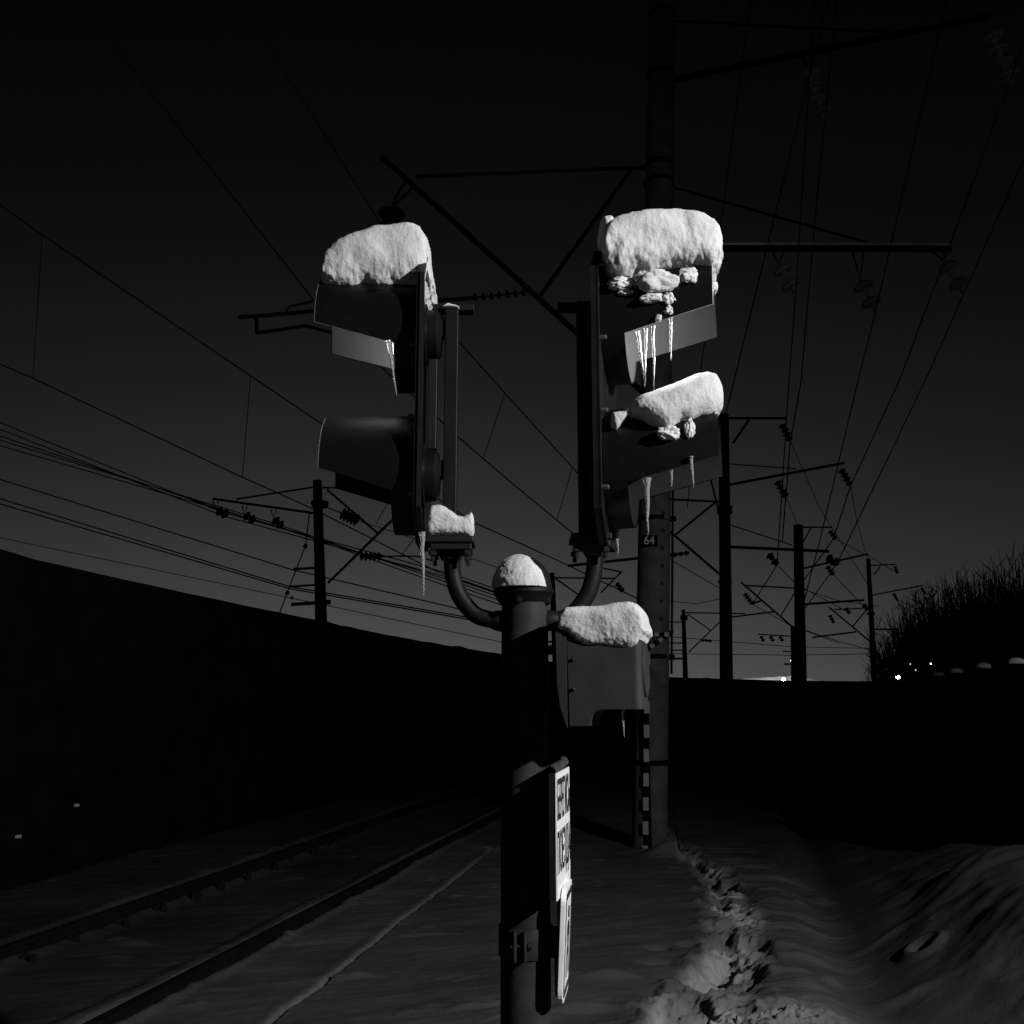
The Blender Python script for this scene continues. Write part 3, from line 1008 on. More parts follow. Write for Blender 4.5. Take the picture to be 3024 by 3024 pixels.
# ------------------------------------------------------------------ loudspeaker box
def loudspeaker():
    yaw = math.radians(13)
    c = P(1790, 1980, PY)
    u = Vector((math.cos(yaw), -math.sin(yaw), 0))
    v = Vector((math.sin(yaw), math.cos(yaw), 0))
    w = Vector((0, 0, 1))
    YB = 3.20
    O = Vector((P(1674, 1980, YB).x, YB, 0))
    L3 = lambda a, b, z: O + u * a + v * b + w * z
    zt = P(1700, 1852, YB).z
    zb = P(1800, 2094, YB).z
    zl_ = P(1700, 2144, YB).z
    root = empty('loudspeaker', L3(.1, .1, zb), 'grey box loudspeaker with oval mouth bolted to the post', 'loudspeaker')
    ro = root.location
    Lb = .23
    side = [(0.0, zt), (Lb * .4, zt - .006), (Lb, zt - .042), (Lb, zb)]
    side += [(.105, zb)] + [(.105 - .035 * math.sin(a), zb - .05 * (1 - math.cos(a))) for a in np.linspace(.3, PI / 2, 6)] + [(.066, zl_), (.008, zl_)]
    mb = MB().prism([L3(a, 0, b) for a, b in side], v, .2)
    body = mb.build('speaker_body', 'box', root, ro, bevel=.022, seg=6,
                    sel=lambda p, q: abs((p - O).dot(u) - Lb) < .002 and abs((q - O).dot(u) - Lb) < .002 and abs((p - q).z) > .1)
    # rear cover: a slightly larger slab that flares back to the pole
    cov = [(.0, zt + .003), (-.034, zt - .006), (-.030, zb + .08), (-.022, zb + .01), (.0, zl_ - .006)]
    MB().prism([L3(a, -.004, b) for a, b in cov], v, .208).build('rear_cover', 'box', root, ro)
    # mouth
    zc = (zt + zb) / 2 - .005
    vs, fs = [], []
    n = 36
    for (s, k) in ((.0, 1.0), (.006, .97), (.003, .86), (-.05, .6)):
        for i in range(n):
            a = 2 * PI * i / n
            vs.append(L3(Lb + .001 + max(s, .0005) if s >= 0 else Lb + .0015, .1 + .082 * k * math.cos(a), zc + .085 * k * math.sin(a)))
    for i in range(3):
        for k in range(n):
            j = (k + 1) % n
            fs.append((i * n + k, i * n + j, (i + 1) * n + j, (i + 1) * n + k))
    fs.append(tuple(3 * n + k for k in range(n)))
    MB().add(vs, fs).build('mouth', 'mouth', root, ro, smooth=True)
    for z in (zt - .06, zb + .03):
        MB().bar(L3(-.03, .16, z), Vector((PX + .06, PY, z)), .03, .03).build('bracket', 'steel', root, ro, bevel=.003)
    MB().box(L3(-.045, .02, zt + .002), (.03, .012, .004), Matrix((u, v, w)).transposed()).build('hinge', 'steel', root, ro)
    for z in (zt - .1, zb + .06):
        MB().lathe(L3(.02, -.0005, z), -v, [(0, .006), (.004, .006), (.006, .003)], 8).build('cover_screw', 'steel', root, ro)
    return root


loudspeaker()


# ------------------------------------------------------------------ signs on the post
def text_mesh(body, size, xscale, name, material, parent, ro, o, r, up, nrm_, thick=.0012):
    cu = bpy.data.curves.new('lettering', 'FONT')
    cu.body = body
    cu.size = size
    cu.align_x = 'CENTER'
    cu.align_y = 'CENTER'
    cu.extrude = thick
    cu.offset = size * .012
    tmp = bpy.data.objects.new('lettering_source', cu)
    COL.objects.link(tmp)
    bpy.context.view_layer.update()
    me = bpy.data.meshes.new_from_object(tmp.evaluated_get(bpy.context.evaluated_depsgraph_get()))
    bpy.data.objects.remove(tmp)
    for vt in me.vertices:
        c = vt.co
        vt.co = o + r * (c.x * xscale) + up * c.y + nrm_ * c.z - ro
    me.materials.clear()
    me.materials.append(M[material])
    ob = bpy.data.objects.new(name, me)
    COL.objects.link(ob)
    ob.parent = parent
    return ob


def warning_sign():
    a = math.radians(9.5)
    v = Vector((math.sin(a), math.cos(a), 0))
    u = Vector((math.cos(a), -math.sin(a), 0))
    w = Vector((0, 0, 1))
    n0 = P(1642, 2470, PY - .175)
    zt, zb = P(1645, 2284, PY - .175).z, P(1643, 2662, PY - .175).z
    root = empty('warning_sign', n0 + v * .17, 'white rectangular warning sign with black lettering seen almost edge-on', 'sign')
    root.location.z = zb
    ro = root.location.copy()
    L3 = lambda s, b, z: Vector((n0.x, n0.y, 0)) + u * s + v * b + w * z
    W = .355
    MB().box(L3(-.012, W / 2, (zt + zb) / 2), (.011, W / 2 - .002, (zt - zb) / 2 - .002), Matrix((u, v, w)).transposed()).build('sign_tray', 'steel', root, ro, bevel=.002)
    pl = MB().box(L3(.001, W / 2, (zt + zb) / 2), (.002, W / 2, (zt - zb) / 2), Matrix((u, v, w)).transposed())
    plate = pl.build('sign_plate', 'white', root, ro)
    # bent top lip
    lip = MB()
    n = 6
    for b in (0.0, W):
        pass
    vs, fs = [], []
    for b in np.linspace(.02, W, 10):
        for k in range(n + 1):
            t = k / n
            vs.append(L3(.002 - .022 * t ** 1.5, b, zt + .003 + .02 * math.sin(t * 1.5) + .012 * (b / W) ** 3))
    for i in range(9):
        for k in range(n):
            fs.append((i * (n + 1) + k, i * (n + 1) + k + 1, (i + 1) * (n + 1) + k + 1, (i + 1) * (n + 1) + k))
    lo = lip.add(vs, fs).build('top_lip', 'galv', root, ro, smooth=True)
    so = lo.modifiers.new('thickness', 'SOLIDIFY')
    so.thickness = .003
    zc1 = zt - .027 - .065
    zc2 = zb + .06 + .065
    text_mesh('БЕРЕГИСЬ', .165, .40, 'lettering', 'ink', plate, ro, L3(.0032, W / 2, zc1), v, w, u)
    text_mesh('ПОЕЗДА', .165, .50, 'lettering', 'ink', plate, ro, L3(.0032, W / 2, zc2), v, w, u)
    for dz in (.08, -.08):
        MB().box((PX + .085, PY, (zt + zb) / 2 + dz), (.03, .03, .02)).build('bracket', 'steel', root, ro)


warning_sign()


def pictogram_sign():
    a = math.radians(7.5)
    v = Vector((math.sin(a), math.cos(a), 0))
    lean = math.radians(2.6)
    u0 = Vector((math.cos(a), -math.sin(a), 0))
    w = (Vector((0, 0, 1)) * math.cos(lean) + u0 * math.sin(lean)).normalized()
    u = v.cross(w).normalized()
    c = P(1676, 2774, PY)
    hw, hh, rc = .128, .168, .045
    root = empty('pictogram_sign', c, 'white rounded plate with dark border and walking figure under the warning sign', 'sign')
    ro = root.location.copy()

    def outline(k):
        pts = []
        for (sx, sy, a0) in ((1, 1, 0), (-1, 1, 90), (-1, -1, 180), (1, -1, 270)):
            for i in range(7):
                t = math.radians(a0 + 15 * i)
                pts.append((sx * (hw - rc) + (rc - k) * math.cos(t), sy * (hh - rc) + (rc - k) * math.sin(t)))
        return pts
    o0 = outline(0)
    MB().prism([c + v * p + w * q for p, q in o0], u, -.016).build('sign_plate', 'white', root, ro, bevel=.0015)
    A, B = outline(.016), outline(.036)
    n = len(A)
    vs = [c + u * .0015 + v * p + w * q for p, q in A] + [c + u * .0015 + v * p + w * q for p, q in B]
    MB().add(vs, [(k, (k + 1) % n, n + (k + 1) % n, n + k) for k in range(n)]).build('border', 'red', root, ro)
    R3 = Matrix((u, v, w)).transposed()
    f = MB().lathe(c + u * .0015 + w * .085, u, [(0, .019), (.0015, .018)], 20)
    f.add([c + u * .003 + v * p + w * q for p, q in [(-.022, .058), (.02, .062), (.034, .01), (.024, .004), (.014, .03), (.016, -.02), (.045, -.10), (.026, -.105), (-.002, -.035), (-.03, -.105), (-.05, -.10), (-.016, -.01), (-.018, .025), (-.034, .0), (-.044, .006)]],
          [tuple(range(15))])
    f.build('walking_figure', 'ink', root, ro)
    cz = P(1550, 2792, PY - .08).z
    MB().bar((PX + .06, PY - .03, cz), (c.x - .014, PY - .03, cz), .03, .09).build('bracket', 'steel', root, ro, bevel=.002)
    for dz in (.10, -.10):
        MB().box((c.x - .026 + dz * math.sin(lean), PY - .05, c.z + dz), (.012, .035, .05)).build('backing_tab', 'galv', root, ro, bevel=.002)
    return cz


cz = pictogram_sign()
# clamp band round the pole
cl = MB()
cl.lathe((PX, PY, cz - .045), (0, 0, 1), [(0, RP * 1.02), (0, RP + .008), (.09, RP + .008), (.09, RP * 1.01)], 48)
for xx in (1521, 1551):
    q = P(xx, 2792, PY - .083)
    cl.box((q.x, PY - .09, cz), (.0045, .018, .044))
band = cl.build('clamp_band', 'pole', post, post.location, bevel=.0015, smooth=True, angle=40)
q = P(1536, 2795, PY - .09)
MB().lathe((q.x - .03, PY - .094, cz), (1, 0, 0), [(0, .011), (.012, .011), (.012, .006), (.055, .006), (.055, .011), (.066, .011)], 6).build(
    'clamp_bolt', 'steel', band, post.location)


# ================================================================== OVERHEAD LINE
def insulator(root, ro, a, b, nd, r, material='porcelain'):
    """string of bell discs from a to b"""
    a, b = Vector(a), Vector(b)
    L = (b - a).length
    far = material == 'fardark'
    if far:
        r *= 1.35
    q0 = .62 if far else .22
    prof = [(0, .18 * r)]
    for k in range(nd):
        s0 = L * (k + .12) / nd
        dl = L / nd
        prof += [(s0, .2 * r), (s0 + .06 * dl, .55 * r), (s0 + .2 * dl, .92 * r), (s0 + .34 * dl, r), (s0 + .42 * dl, .95 * r), (s0 + .44 * dl, max(.3, q0) * r), (s0 + .8 * dl, q0 * r)]
    prof.append((L, .16 * r))
    return MB().lathe(a, b - a, prof, 16).build('insulator', material, root, ro, smooth=True)


class Mast:
    def __init__(self, top, bot, Y, wt, wb, label, material='fardark', group='overhead line masts', zbase=None, name='catenary_mast', nseg=20):
        self.Y, self.m = Y, material
        a, b = P(*bot, Y), P(*top, Y)
        if zbase is not None:
            t = (zbase - a.z) / (b.z - a.z)
            k = wb + (wt - wb) * t
            a = a + (b - a) * t
            wb = k
        self.root = empty(name, a, label, 'mast', group)
        self.ro = self.root.location.copy()
        ra = wb / 2 / F * Y / (ray(*bot).y)
        rb = wt / 2 / F * Y / (ray(*top).y)
        pr = [(0, ra), ((b - a).length * .5, (ra + rb) / 2), ((b - a).length - .02, rb), ((b - a).length, rb * .8)]
        MB().lathe(a, b - a, pr, nseg).build('shaft', material, self.root, self.ro, smooth=True)

    def bar(self, name, p, q, w=8, snow=False, m=None, Yq=None):
        a, b = P(*p, self.Y), P(*q, Yq or self.Y)
        r = w / 2 / F * self.Y
        return MB().tube([a, b], r, 8).build(name, m or self.m, self.root, self.ro, smooth=True)

    def poly(self, name, pts, w=8):
        r = w / 2 / F * self.Y
        return MB().tube([P(*p, self.Y) for p in pts], r, 8).build(name, self.m, self.root, self.ro, smooth=True)

    def ins(self, p, q, nd, w, mt=None):
        return insulator(self.root, self.ro, P(*p, self.Y), P(*q, self.Y), nd, w / 2 / F * self.Y, mt or ('porcelain' if self.m == 'ironwork' else 'fardark'))

    def band(self, px, py, w, h):
        c = P(px, py, self.Y)
        r = w / 2 / F * self.Y
        hh = h / 2 / F * self.Y
        MB().lathe(c - Vector((0, 0, hh)), (0, 0, 1), [(0, r * .9), (0, r), (2 * hh, r), (2 * hh, r * .9)], 20).build('band', self.m, self.root, self.ro, smooth=True)


# nearest mast
Y1 = G(1916, 2500).y
m1 = Mast((1957, -40), (1918, 2505), Y1, 76, 106, 'thick tapering concrete mast with number plate 64 behind the signal post', 'concrete', zbase=-.3, nseg=12)
m1.m = 'ironwork'
for (x, y, w) in [(1952, 45, 92), (1951, 225, 94), (1947, 490, 98), (1946, 540, 98), (1926, 2250, 112), (1926, 1535, 104), (1922, 1940, 104)]:
    m1.band(x, y, w, 13)
m1.bar('bracket_arm', (1960, 240), (2920, 48), 21)
m1.bar('tie_rod', (1960, 60), (2640, 96), 6)
armb = m1.bar('bracket_arm', (1960, 733), (2806, 735), 22)
m1.bar('tie_rod', (1960, 545), (2560, 716), 8)
# left cantilever above the track
m1.bar('cantilever_tie', (1225, 521), (1930, 494), 12)
m1.bar('cantilever_tube', (1128, 464), (1950, 1205), 19)
m1.bar('cantilever_strut', (1596, 872), (1862, 503), 13)
m1.poly('registration_arm', [(705, 937), (800, 930), (930, 918), (1290, 888), (1400, 880)], 13)
m1.ins((1395, 880), (1560, 862), 7, 26, 'ironwork')
m1.poly('steady_arm', [(757, 983), (830, 973), (905, 962), (985, 984), (1060, 1010)], 11)
m1.bar('steady_clip', (757, 940), (759, 985), 12)
m1.poly('clip_hanger', [(845, 918), (855, 905), (925, 890)], 8)
m1.poly('clevis', [(1158, 610), (1180, 560), (1205, 530), (1225, 548), (1160, 612)], 8)
m1.ins((1158, 612), (1152, 700), 2, 66, 'fardark')
m1.poly('lower_strut', [(1676, 1671), (1760, 1662), (1900, 1647)], 9)
# feeders' insulator strings
m1.ins((2385, 205), (2436, 352), 4, 62)
m1.poly('clevis', [(2372, 170), (2388, 208)], 6)
m1.ins((2925, 95), (2985, 245), 4, 66)
for (vx, a, b) in [(2300, (2300, 780), (2352, 866)), (2537, (2540, 826), (2586, 920)), (2775, (2785, 770), (2848, 868))]:
    m1.poly('clevis', [(vx - 20, 742), a, (vx + 14, 742)], 6)
    m1.ins(a, b, 2, 64)
# conduit rod on the right side
m1.bar('earth_rod', (1987, 1450), (1983, 1990), 7)
m1.bar('rod_clamp', (1960, 1532), (1996, 1532), 17)
m1.bar('rod_clamp', (1960, 1941), (1992, 1941), 17)
m1.bar('rod_clamp', (1960, 1866), (1988, 1866), 9)
m1.poly('earth_wire', [(1972, 2200), (1985, 2330), (1990, 2420), (2008, 2510)], 4)
for k in range(8):
    c = P(1958 - k * 1.2, 1515 + k * 52, Y1 - .17)
    MB().lathe(c, (0.5, -1, 0), [(0, .025), (.012, .025), (.014, .02)], 10).build('step_bolt', 'steel', m1.root, m1.ro)
# number plate
q = P(1917, 1597, Y1 - .2)
plate = MB().box(q, (.10, .008, .065)).build('number_plate', 'ironwork', m1.root, m1.ro, bevel=.003)
text_mesh('64', .135, .95, 'number', 'number', plate, m1.ro, q + Vector((0, -.0095, 0)), Vector((1, 0, 0)), Vector((0, 0, 1)), Vector((0, -1, 0)))
# striped gauge marker
Ym = Y1 - .24
strip = MB().box((P(1909, 2200, Ym).x, Ym, (P(1909, 1875, Ym).z + P(1909, 2508, Ym).z) / 2),
                 (.035, .006, (P(1909, 1875, Ym).z - P(1909, 2508, Ym).z) / 2)).build('gauge_strip', 'ironwork', m1.root, m1.ro)
for k in range(9):
    y = 1945 + k * 71.5
    c = P(1912 - k * .8, y, Ym - .0075)
    MB().box(c, (.031, .0015, .072)).build('stripe', 'pale', strip, m1.ro)
top = MB().bar(P(1893, 1874, Ym - .012), P(1985, 1874, Ym - .012), .012, .05)
top.bar(P(1903, 1922, Ym - .012), P(1955, 1886, Ym - .012), .012, .06)
tp = top.build('gauge_arm', 'ironwork', m1.root, m1.ro)
for (x, y) in ((1939, 1874), (1969, 1874), (1951, 1889), (1926, 1907)):
    c = P(x, y, Ym - .021)
    ang = 0 if y == 1874 else math.radians(35)
    MB().box(c, (.026, .0015, .024), Matrix.Rotation(-ang, 3, 'Y')).build('stripe', 'pale', tp, m1.ro)
# snow line along the arm
a, b = P(2130, 721, Y1), P(2800, 723, Y1)
pts, rs = [], []
for i in range(60):
    t = i / 59
    p = a.lerp(b, t)
    p.z += .006 * fbm(Vector((t * 14, 0, 1)), 3)
    pts.append(p)
    rs.append(.022 + .009 * fbm(Vector((t * 11, 4, 1)), 3))
tag(MB().tube(pts, rs, 10).build('snow_strip', 'snow', None, a, smooth=True), 'thin strip of snow lying along the horizontal bracket arm', 'snow')

# second mast
m2 = Mast((2137, 1222), (2146, 2100), 28, 30, 40, 'tall dark mast right of the signal with three bracket arms', zbase=-.2)
m2.band(2140, 1506, 46, 22)
m2.band(2141, 1718, 40, 8)
m2.bar('bracket_arm', (2150, 1235), (2320, 1235), 8)
m2.bar('brace', (2165, 1308), (2212, 1240), 8)
m2.bar('bracket_arm', (2150, 1432), (2494, 1367), 9)
m2.bar('tie_rod', (2150, 1370), (2350, 1384), 4)
m2.bar('bracket_arm', (2150, 1615), (2448, 1628), 10)
m2.bar('tie_rod', (2150, 1548), (2340, 1610), 4)
m2.ins((2308, 1252), (2334, 1302), 4, 20)
m2.ins((2484, 1385), (2512, 1434), 4, 20)
m2.ins((2294, 1420), (2322, 1470), 4, 20)
m2.ins((2268, 1634), (2296, 1668), 2, 20)
m2.ins((2444, 1640), (2470, 1668), 2, 20)
m2.bar('cantilever_tie', (1960, 1474), (2135, 1482), 7)
m2.bar('cantilever_strut', (1996, 1578), (2112, 1484), 7)
m2.bar('cantilever_tube', (1965, 1558), (2130, 1700), 8)
m2.bar('hanger_rod', (2098, 1412), (2140, 1580), 6)
m2.ins((1968, 1642), (2036, 1632), 4, 12)
# third mast
m3 = Mast((2357, 1550), (2367, 2100), 46, 28, 37, 'thick flat-topped dark mast standing between two taller bracket masts', zbase=-.2, nseg=8)
m3.bar('bracket_arm', (2365, 1557), (2457, 1557), 5)
m3.bar('brace', (2372, 1600), (2394, 1560), 4)
m3.ins((2450, 1567), (2468, 1592), 3, 14)
m3.bar('bracket_arm', (2365, 1680), (2564, 1636), 6)
m3.ins((2440, 1646), (2478, 1664), 2, 22)
m3.ins((2442, 1672), (2462, 1698), 3, 15)
m3.bar('bracket_arm', (2365, 1785), (2552, 1772), 7)
m3.bar('cantilever_tie', (2205, 1729), (2350, 1737), 5)
m3.bar('cantilever_tube', (2188, 1719), (2352, 1862), 6)
m3.bar('cantilever_strut', (2304, 1822), (2350, 1745), 4)
m3.ins((2198, 1752), (2222, 1784), 4, 14)
m3.bar('registration_arm', (2220, 1784), (2252, 1772), 6)
m3.bar('registration_arm', (2162, 1822), (2290, 1806), 5)
m3.bar('bracket_arm', (2240, 1873), (2352, 1880), 4)
for x in (2246, 2274, 2302):
    m3.ins((x, 1878), (x + 10, 1894), 2, 10)
# slim lower mast left of the third
m5 = Mast((2341, 1852), (2344, 2100), 70, 13, 15, 'slim short mast close beside the thick flat-topped mast', zbase=-.2, nseg=8)
m5.bar('bracket_arm', (2315, 1961), (2342, 1961), 5)
m5.bar('bracket_arm', (2312, 1923), (2342, 1925), 4)
# fourth mast
m4 = Mast((2564, 1650), (2588, 2110), 56, 12, 20, 'slim leaning mast nearest the bare bushes on the right', zbase=-.2, nseg=10)
m4.bar('bracket_arm', (2570, 1670), (2646, 1666), 4)
m4.bar('brace', (2580, 1698), (2600, 1672), 4)
m4.ins((2642, 1672), (2652, 1694), 3, 9)
m4.bar('bracket_arm', (2572, 1758), (2724, 1729), 4)
m4.ins((2720, 1735), (2732, 1756), 3, 9)
m4.ins((2638, 1752), (2650, 1772), 3, 9)
m4.bar('bracket_arm', (2575, 1858), (2655, 1859), 5)
m4.bar('cantilever_tube', (2448, 1793), (2576, 1900), 5)
m4.bar('cantilever_tie', (2465, 1800), (2570, 1795), 4)
m4.bar('cantilever_strut', (2516, 1852), (2560, 1800), 4)
m4.ins((2450, 1816), (2462, 1840), 3, 11)
m4.ins((2496, 1795), (2510, 1812), 2, 12)
m4.ins((2548, 1786), (2565, 1800), 2, 14)
m4.bar('registration_arm', (2400, 1882), (2528, 1866), 5)
m4.band(2572, 1812, 22, 8)
# far small masts
m6 = Mast((2018, 1800), (2026, 2060), 88, 11, 17, 'small far mast seen just right of the concrete mast', zbase=-.2, nseg=8)
m6.band(2020, 1824, 22, 14)
m6.bar('bracket_arm', (2020, 1809), (2200, 1812), 4)
m6.bar('brace', (2030, 1813), (2098, 1862), 4)
m6.bar('brace', (2034, 1926), (2124, 1838), 4)
m6.ins((2070, 1890), (2102, 1893), 3, 8)
for y in (1837, 1899, 1920):
    m6.bar('side_arm', (1978, y), (2022, y), 4)
m6.bar('side_arm', (2026, 1945), (1990, 1945), 6)
m7 = Mast((1630, 1692), (1646, 2080), 62, 16, 22, 'far mast peeking out right behind the signal post', zbase=-.2, nseg=10)
m7.bar('cantilever_tie', (1634, 1706), (1815, 1708), 5)
m7.bar('brace', (1640, 1708), (1722, 1766), 5)
m7.bar('cantilever_strut', (1834, 1690), (1775, 1750), 5)
m7.bar('side_arm', (1782, 1678), (1838, 1690), 5)
m7.ins((1820, 1722), (1840, 1746), 3, 16)
m7.bar('side_arm', (1620, 1895), (1648, 1895), 6)
# left mast beyond the barrier
ml = Mast((937, 1418), (950, 1900), 36.6, 26, 37, 'dark mast beyond the barrier wall carrying three insulators on its left arm', zbase=-.2)
ml.band(944, 1485, 54, 8)
ml.band(945, 1495, 50, 6)
ml.bar('bracket_arm', (628, 1473), (940, 1517), 8)
ml.bar('tie_rod', (698, 1474), (930, 1438), 6)
ml.bar('tie_rod', (945, 1440), (1010, 1441), 6)
ml.bar('cantilever_tube', (966, 1446), (1118, 1577), 7)
ml.bar('cantilever_strut', (968, 1722), (1172, 1522), 8)
ml.ins((1008, 1515), (1058, 1538), 5, 30)
ml.bar('insulator_rod', (970, 1500), (1012, 1517), 4)
ml.ins((1062, 1642), (1126, 1644), 5, 22)
ml.poly('registration_arm', [(1126, 1644), (1180, 1642), (1234, 1643), (1262, 1652), (1284, 1657), (1290, 1632)], 5)
for (vx, a, b) in [(636, (640, 1505), (672, 1522)), (722, (722, 1520), (752, 1538)), (808, (808, 1532), (834, 1556))]:
    ml.poly('clevis', [(vx - 8, 1480 + (vx - 636) * .14), a, (vx + 8, 1482 + (vx - 636) * .14)], 4)
    ml.ins(a, b, 2, 24)
ml.bar('side_arm', (867, 1680), (940, 1677), 8)
ml.bar('side_arm', (857, 1732), (940, 1727), 7)
ml.bar('side_arm', (860, 1785), (940, 1780), 11)
ml.bar('side_arm', (940, 1779), (976, 1778), 15)
ml.ins((862, 1772), (862, 1760), 1, 8)
ml.poly('guy_rod', [(914, 1514), (902, 1612), (848, 1750), (825, 1812)], 4)
ml.ins((899, 1606), (905, 1620), 1, 12)
ml.ins((845, 1745), (851, 1757), 1, 12)


# ------------------------------------------------------------------ wires
def wire(pts3, wpx, label, group, sag=0.0, n=16):
    out, rs = [], []
    for i in range(len(pts3) - 1):
        a, b = pts3[i], pts3[i + 1]
        for k in range(n):
            t = k / n
            p = a.lerp(b, t)
            p.z -= sag * 4 * t * (1 - t)
            out.append(p)
    out.append(pts3[-1])
    rs = [max(.0055, 1.12 * wpx / 2 / F * max(p.y, 4)) for p in out]
    o = MB().tube(out, rs, 6).build('overhead_wire', 'wire', None, out[len(out) // 2])
    return tag(o, label, 'wire', group)


GC = 'contact line wires over the track'
# near track: contact wire and messenger
zc = P(925, 885, Y1).z
zm = P(1152, 700, Y1).z
cw0, cw1 = Pz(233, 0, zc), P(925, 885, Y1)
cw2 = Pz(1356, 1293, zc)
cw3 = Pz(1695, 1578, zc)
cw1b = P(985, 985, Y1)
wire([cw0 + (cw0 - cw1) * .6, cw0, cw1], 3.6, 'wire running from the top left corner area down to the clip arm', GC)
wire([P(1040, 1005, Y1), P(1356, 1293, 19), P(1500, 1417, 23.5), P(1695, 1578, 33)], 3.4, 'lower of two wires crossing between the two traffic lights', GC)
mw0 = Pz(710, 0, zm + .2)
mw1 = P(1150, 702, Y1)
wire([mw0 + (mw0 - mw1) * .6, mw0, mw1], 3.0, 'wire dropping from top centre left to the insulator above the left-facing light', GC)
msg = [mw1, P(1350, 1003, 17), P(1500, 1171, 21), P(1710, 1402, 30)]
mo = wire(msg, 3.2, 'upper of two wires crossing between the two traffic lights', GC)


def dropper(par, a, b, w=2.6):
    MB().tube([a, (a + b) / 2, b], [max(.004, w / 2 / F * a.y)] * 3, 5).build('dropper', 'wire', par, par.location)


dropper(mo, P(1490, 1162, 20.7), P(1428, 1352, 21))
dropper(mo, P(1690, 1380, 29), P(1645, 1535, 29.5))
# far track
zc2, zm2 = 6.1, 7.6
mm = [Pz(-260, 420, zm2), Pz(0, 605, zm2), Pz(125, 694, zm2), Pz(955, 1255, zm2), P(1403, 1544, 44), P(1640, 1652, 62), P(1930, 1790, 90)]
mo2 = wire(mm, 3.6, 'upper left wire slanting down from the frame edge behind the left-facing light', GC)
cc = [Pz(-260, 945, zc2), Pz(0, 1075, zc2), Pz(95, 1116, zc2), Pz(715, 1409, zc2), Pz(925, 1503, zc2), P(1290, 1688, 56), P(1500, 1760, 75)]
wire(cc, 3.6, 'second wire from the left edge, passing behind the mast beyond the barrier', GC)
dropper(mo2, Pz(125, 694, zm2), Pz(97, 1116, zc2))
dropper(mo2, Pz(740, 1112, zm2), Pz(716, 1408, zc2))
dropper(mo2, P(1142, 1490, 40), P(1110, 1548, 40))
dropper(mo2, P(1222, 1592, 42), P(1178, 1650, 42))
wire([P(1058, 1538, 36.6), P(1235, 1594, 45), P(1480, 1680, 70)], 2.4, 'thin wire right of the barrier mast insulator', GC)
# feeder bundle on the left
GB = 'feeder cables on the left mast'
ws = [('topmost', 1248, 1505, (655, 1512), 1700), ('second', 1268, 1520, (660, 1524), 1712), ('third', 1288, 1528, (745, 1534), 1720),
      ('fourth', 1300, 1540, (830, 1552), 1730), ('lowest', 1316, 1560, (838, 1560), 1742)]
for nm, y0, _, mid, y1 in ws:
    wire([P(-200, y0 - 80, 16), P(0, y0, 19), P(*mid, 36.6), P(1350, y1, 68), P(1490, y1 + 48, 85)], 3.4,
         nm + ' cable of the thick feeder bundle left of the barrier mast', GB)
GT = 'low cables along the barrier wall'
wire([P(-150, 1372, 16), P(0, 1416, 19), P(865, 1683, 36.6), P(1330, 1792, 62), P(1490, 1835, 75)], 3.6, 'single cable under the feeder bundle held by the top side arm', GT)
wire([P(-150, 1430, 16), P(0, 1473, 19), P(858, 1733, 36.6), P(1400, 1826, 66), P(1490, 1842, 75)], 3.8, 'upper of the paired low cables held by the middle side arm', GT)
wire([P(-150, 1444, 16), P(0, 1488, 19), P(862, 1740, 36.6), P(1400, 1832, 66), P(1490, 1848, 75)], 3.8, 'lower of the paired low cables just above the wall', GT)
wire([P(-150, 1560, 30), P(0, 1588, 34), P(840, 1762, 60), P(1480, 1896, 90)], 2.2, 'faintest thin cable closest above the barrier wall', GT)
# right side feeders


def back(p, q, r):
    """carry a wire on past p, away from q, by r metres"""
    return p + (p - q).normalized() * r + Vector((0, 0, .25))


GR = 'feeder wires on the right masts'
wire([P(2560, -360, 5.5), P(2447, 0, 7.2), P(2284, 652, 12.5), P(2168, 1124, 22), P(2140, 1234, 28)], 3.4, 'long wire from the top edge passing left of the double insulators', GR)
wire([back(P(2436, 350, Y1), P(2334, 1304, 28), 11), P(2436, 350, Y1), P(2400, 722, 16), P(2366, 1124, 23), P(2334, 1304, 28), P(2310, 1600, 44)], 3.4, 'near vertical wire below the four-disc insulator right of the mast', GR)
wire([back(P(2980, 245, Y1), P(2512, 1434, 28), 11), P(2980, 245, Y1), P(2808, 716, 16.5), P(2656, 1124, 23), P(2512, 1434, 28), P(2462, 1590, 42), P(2372, 1716, 50)], 3.2, 'wire from the insulator in the top right corner', GR)
wire([back(P(2350, 866, Y1), P(2295, 1668, 28), 11), P(2350, 866, Y1), P(2330, 1124, 17), P(2295, 1668, 28), P(2222, 1784, 46)], 3.0, 'wire under the left double insulator of the snowy arm', GR)
wire([back(P(2586, 920, Y1), P(2420, 1600, 28), 11), P(2586, 920, Y1), P(2534, 1124, 16), P(2420, 1600, 28), P(2376, 1770, 46)], 3.0, 'wire under the middle double insulator of the snowy arm', GR)
wire([back(P(2846, 868, Y1), P(2470, 1668, 28), 11), P(2846, 868, Y1), P(2732, 1124, 16), P(2470, 1668, 28), P(2366, 1812, 46)], 3.0, 'wire under the right double insulator of the snowy arm', GR)
wire([P(2217, 0, 8), P(2133, 630, 14), P(2060, 1160, 28), P(2030, 1500, 60)], 2.6, 'faint wire crossing the sky close to the right of the mast', GR)
GS = 'slack wires between the right masts'
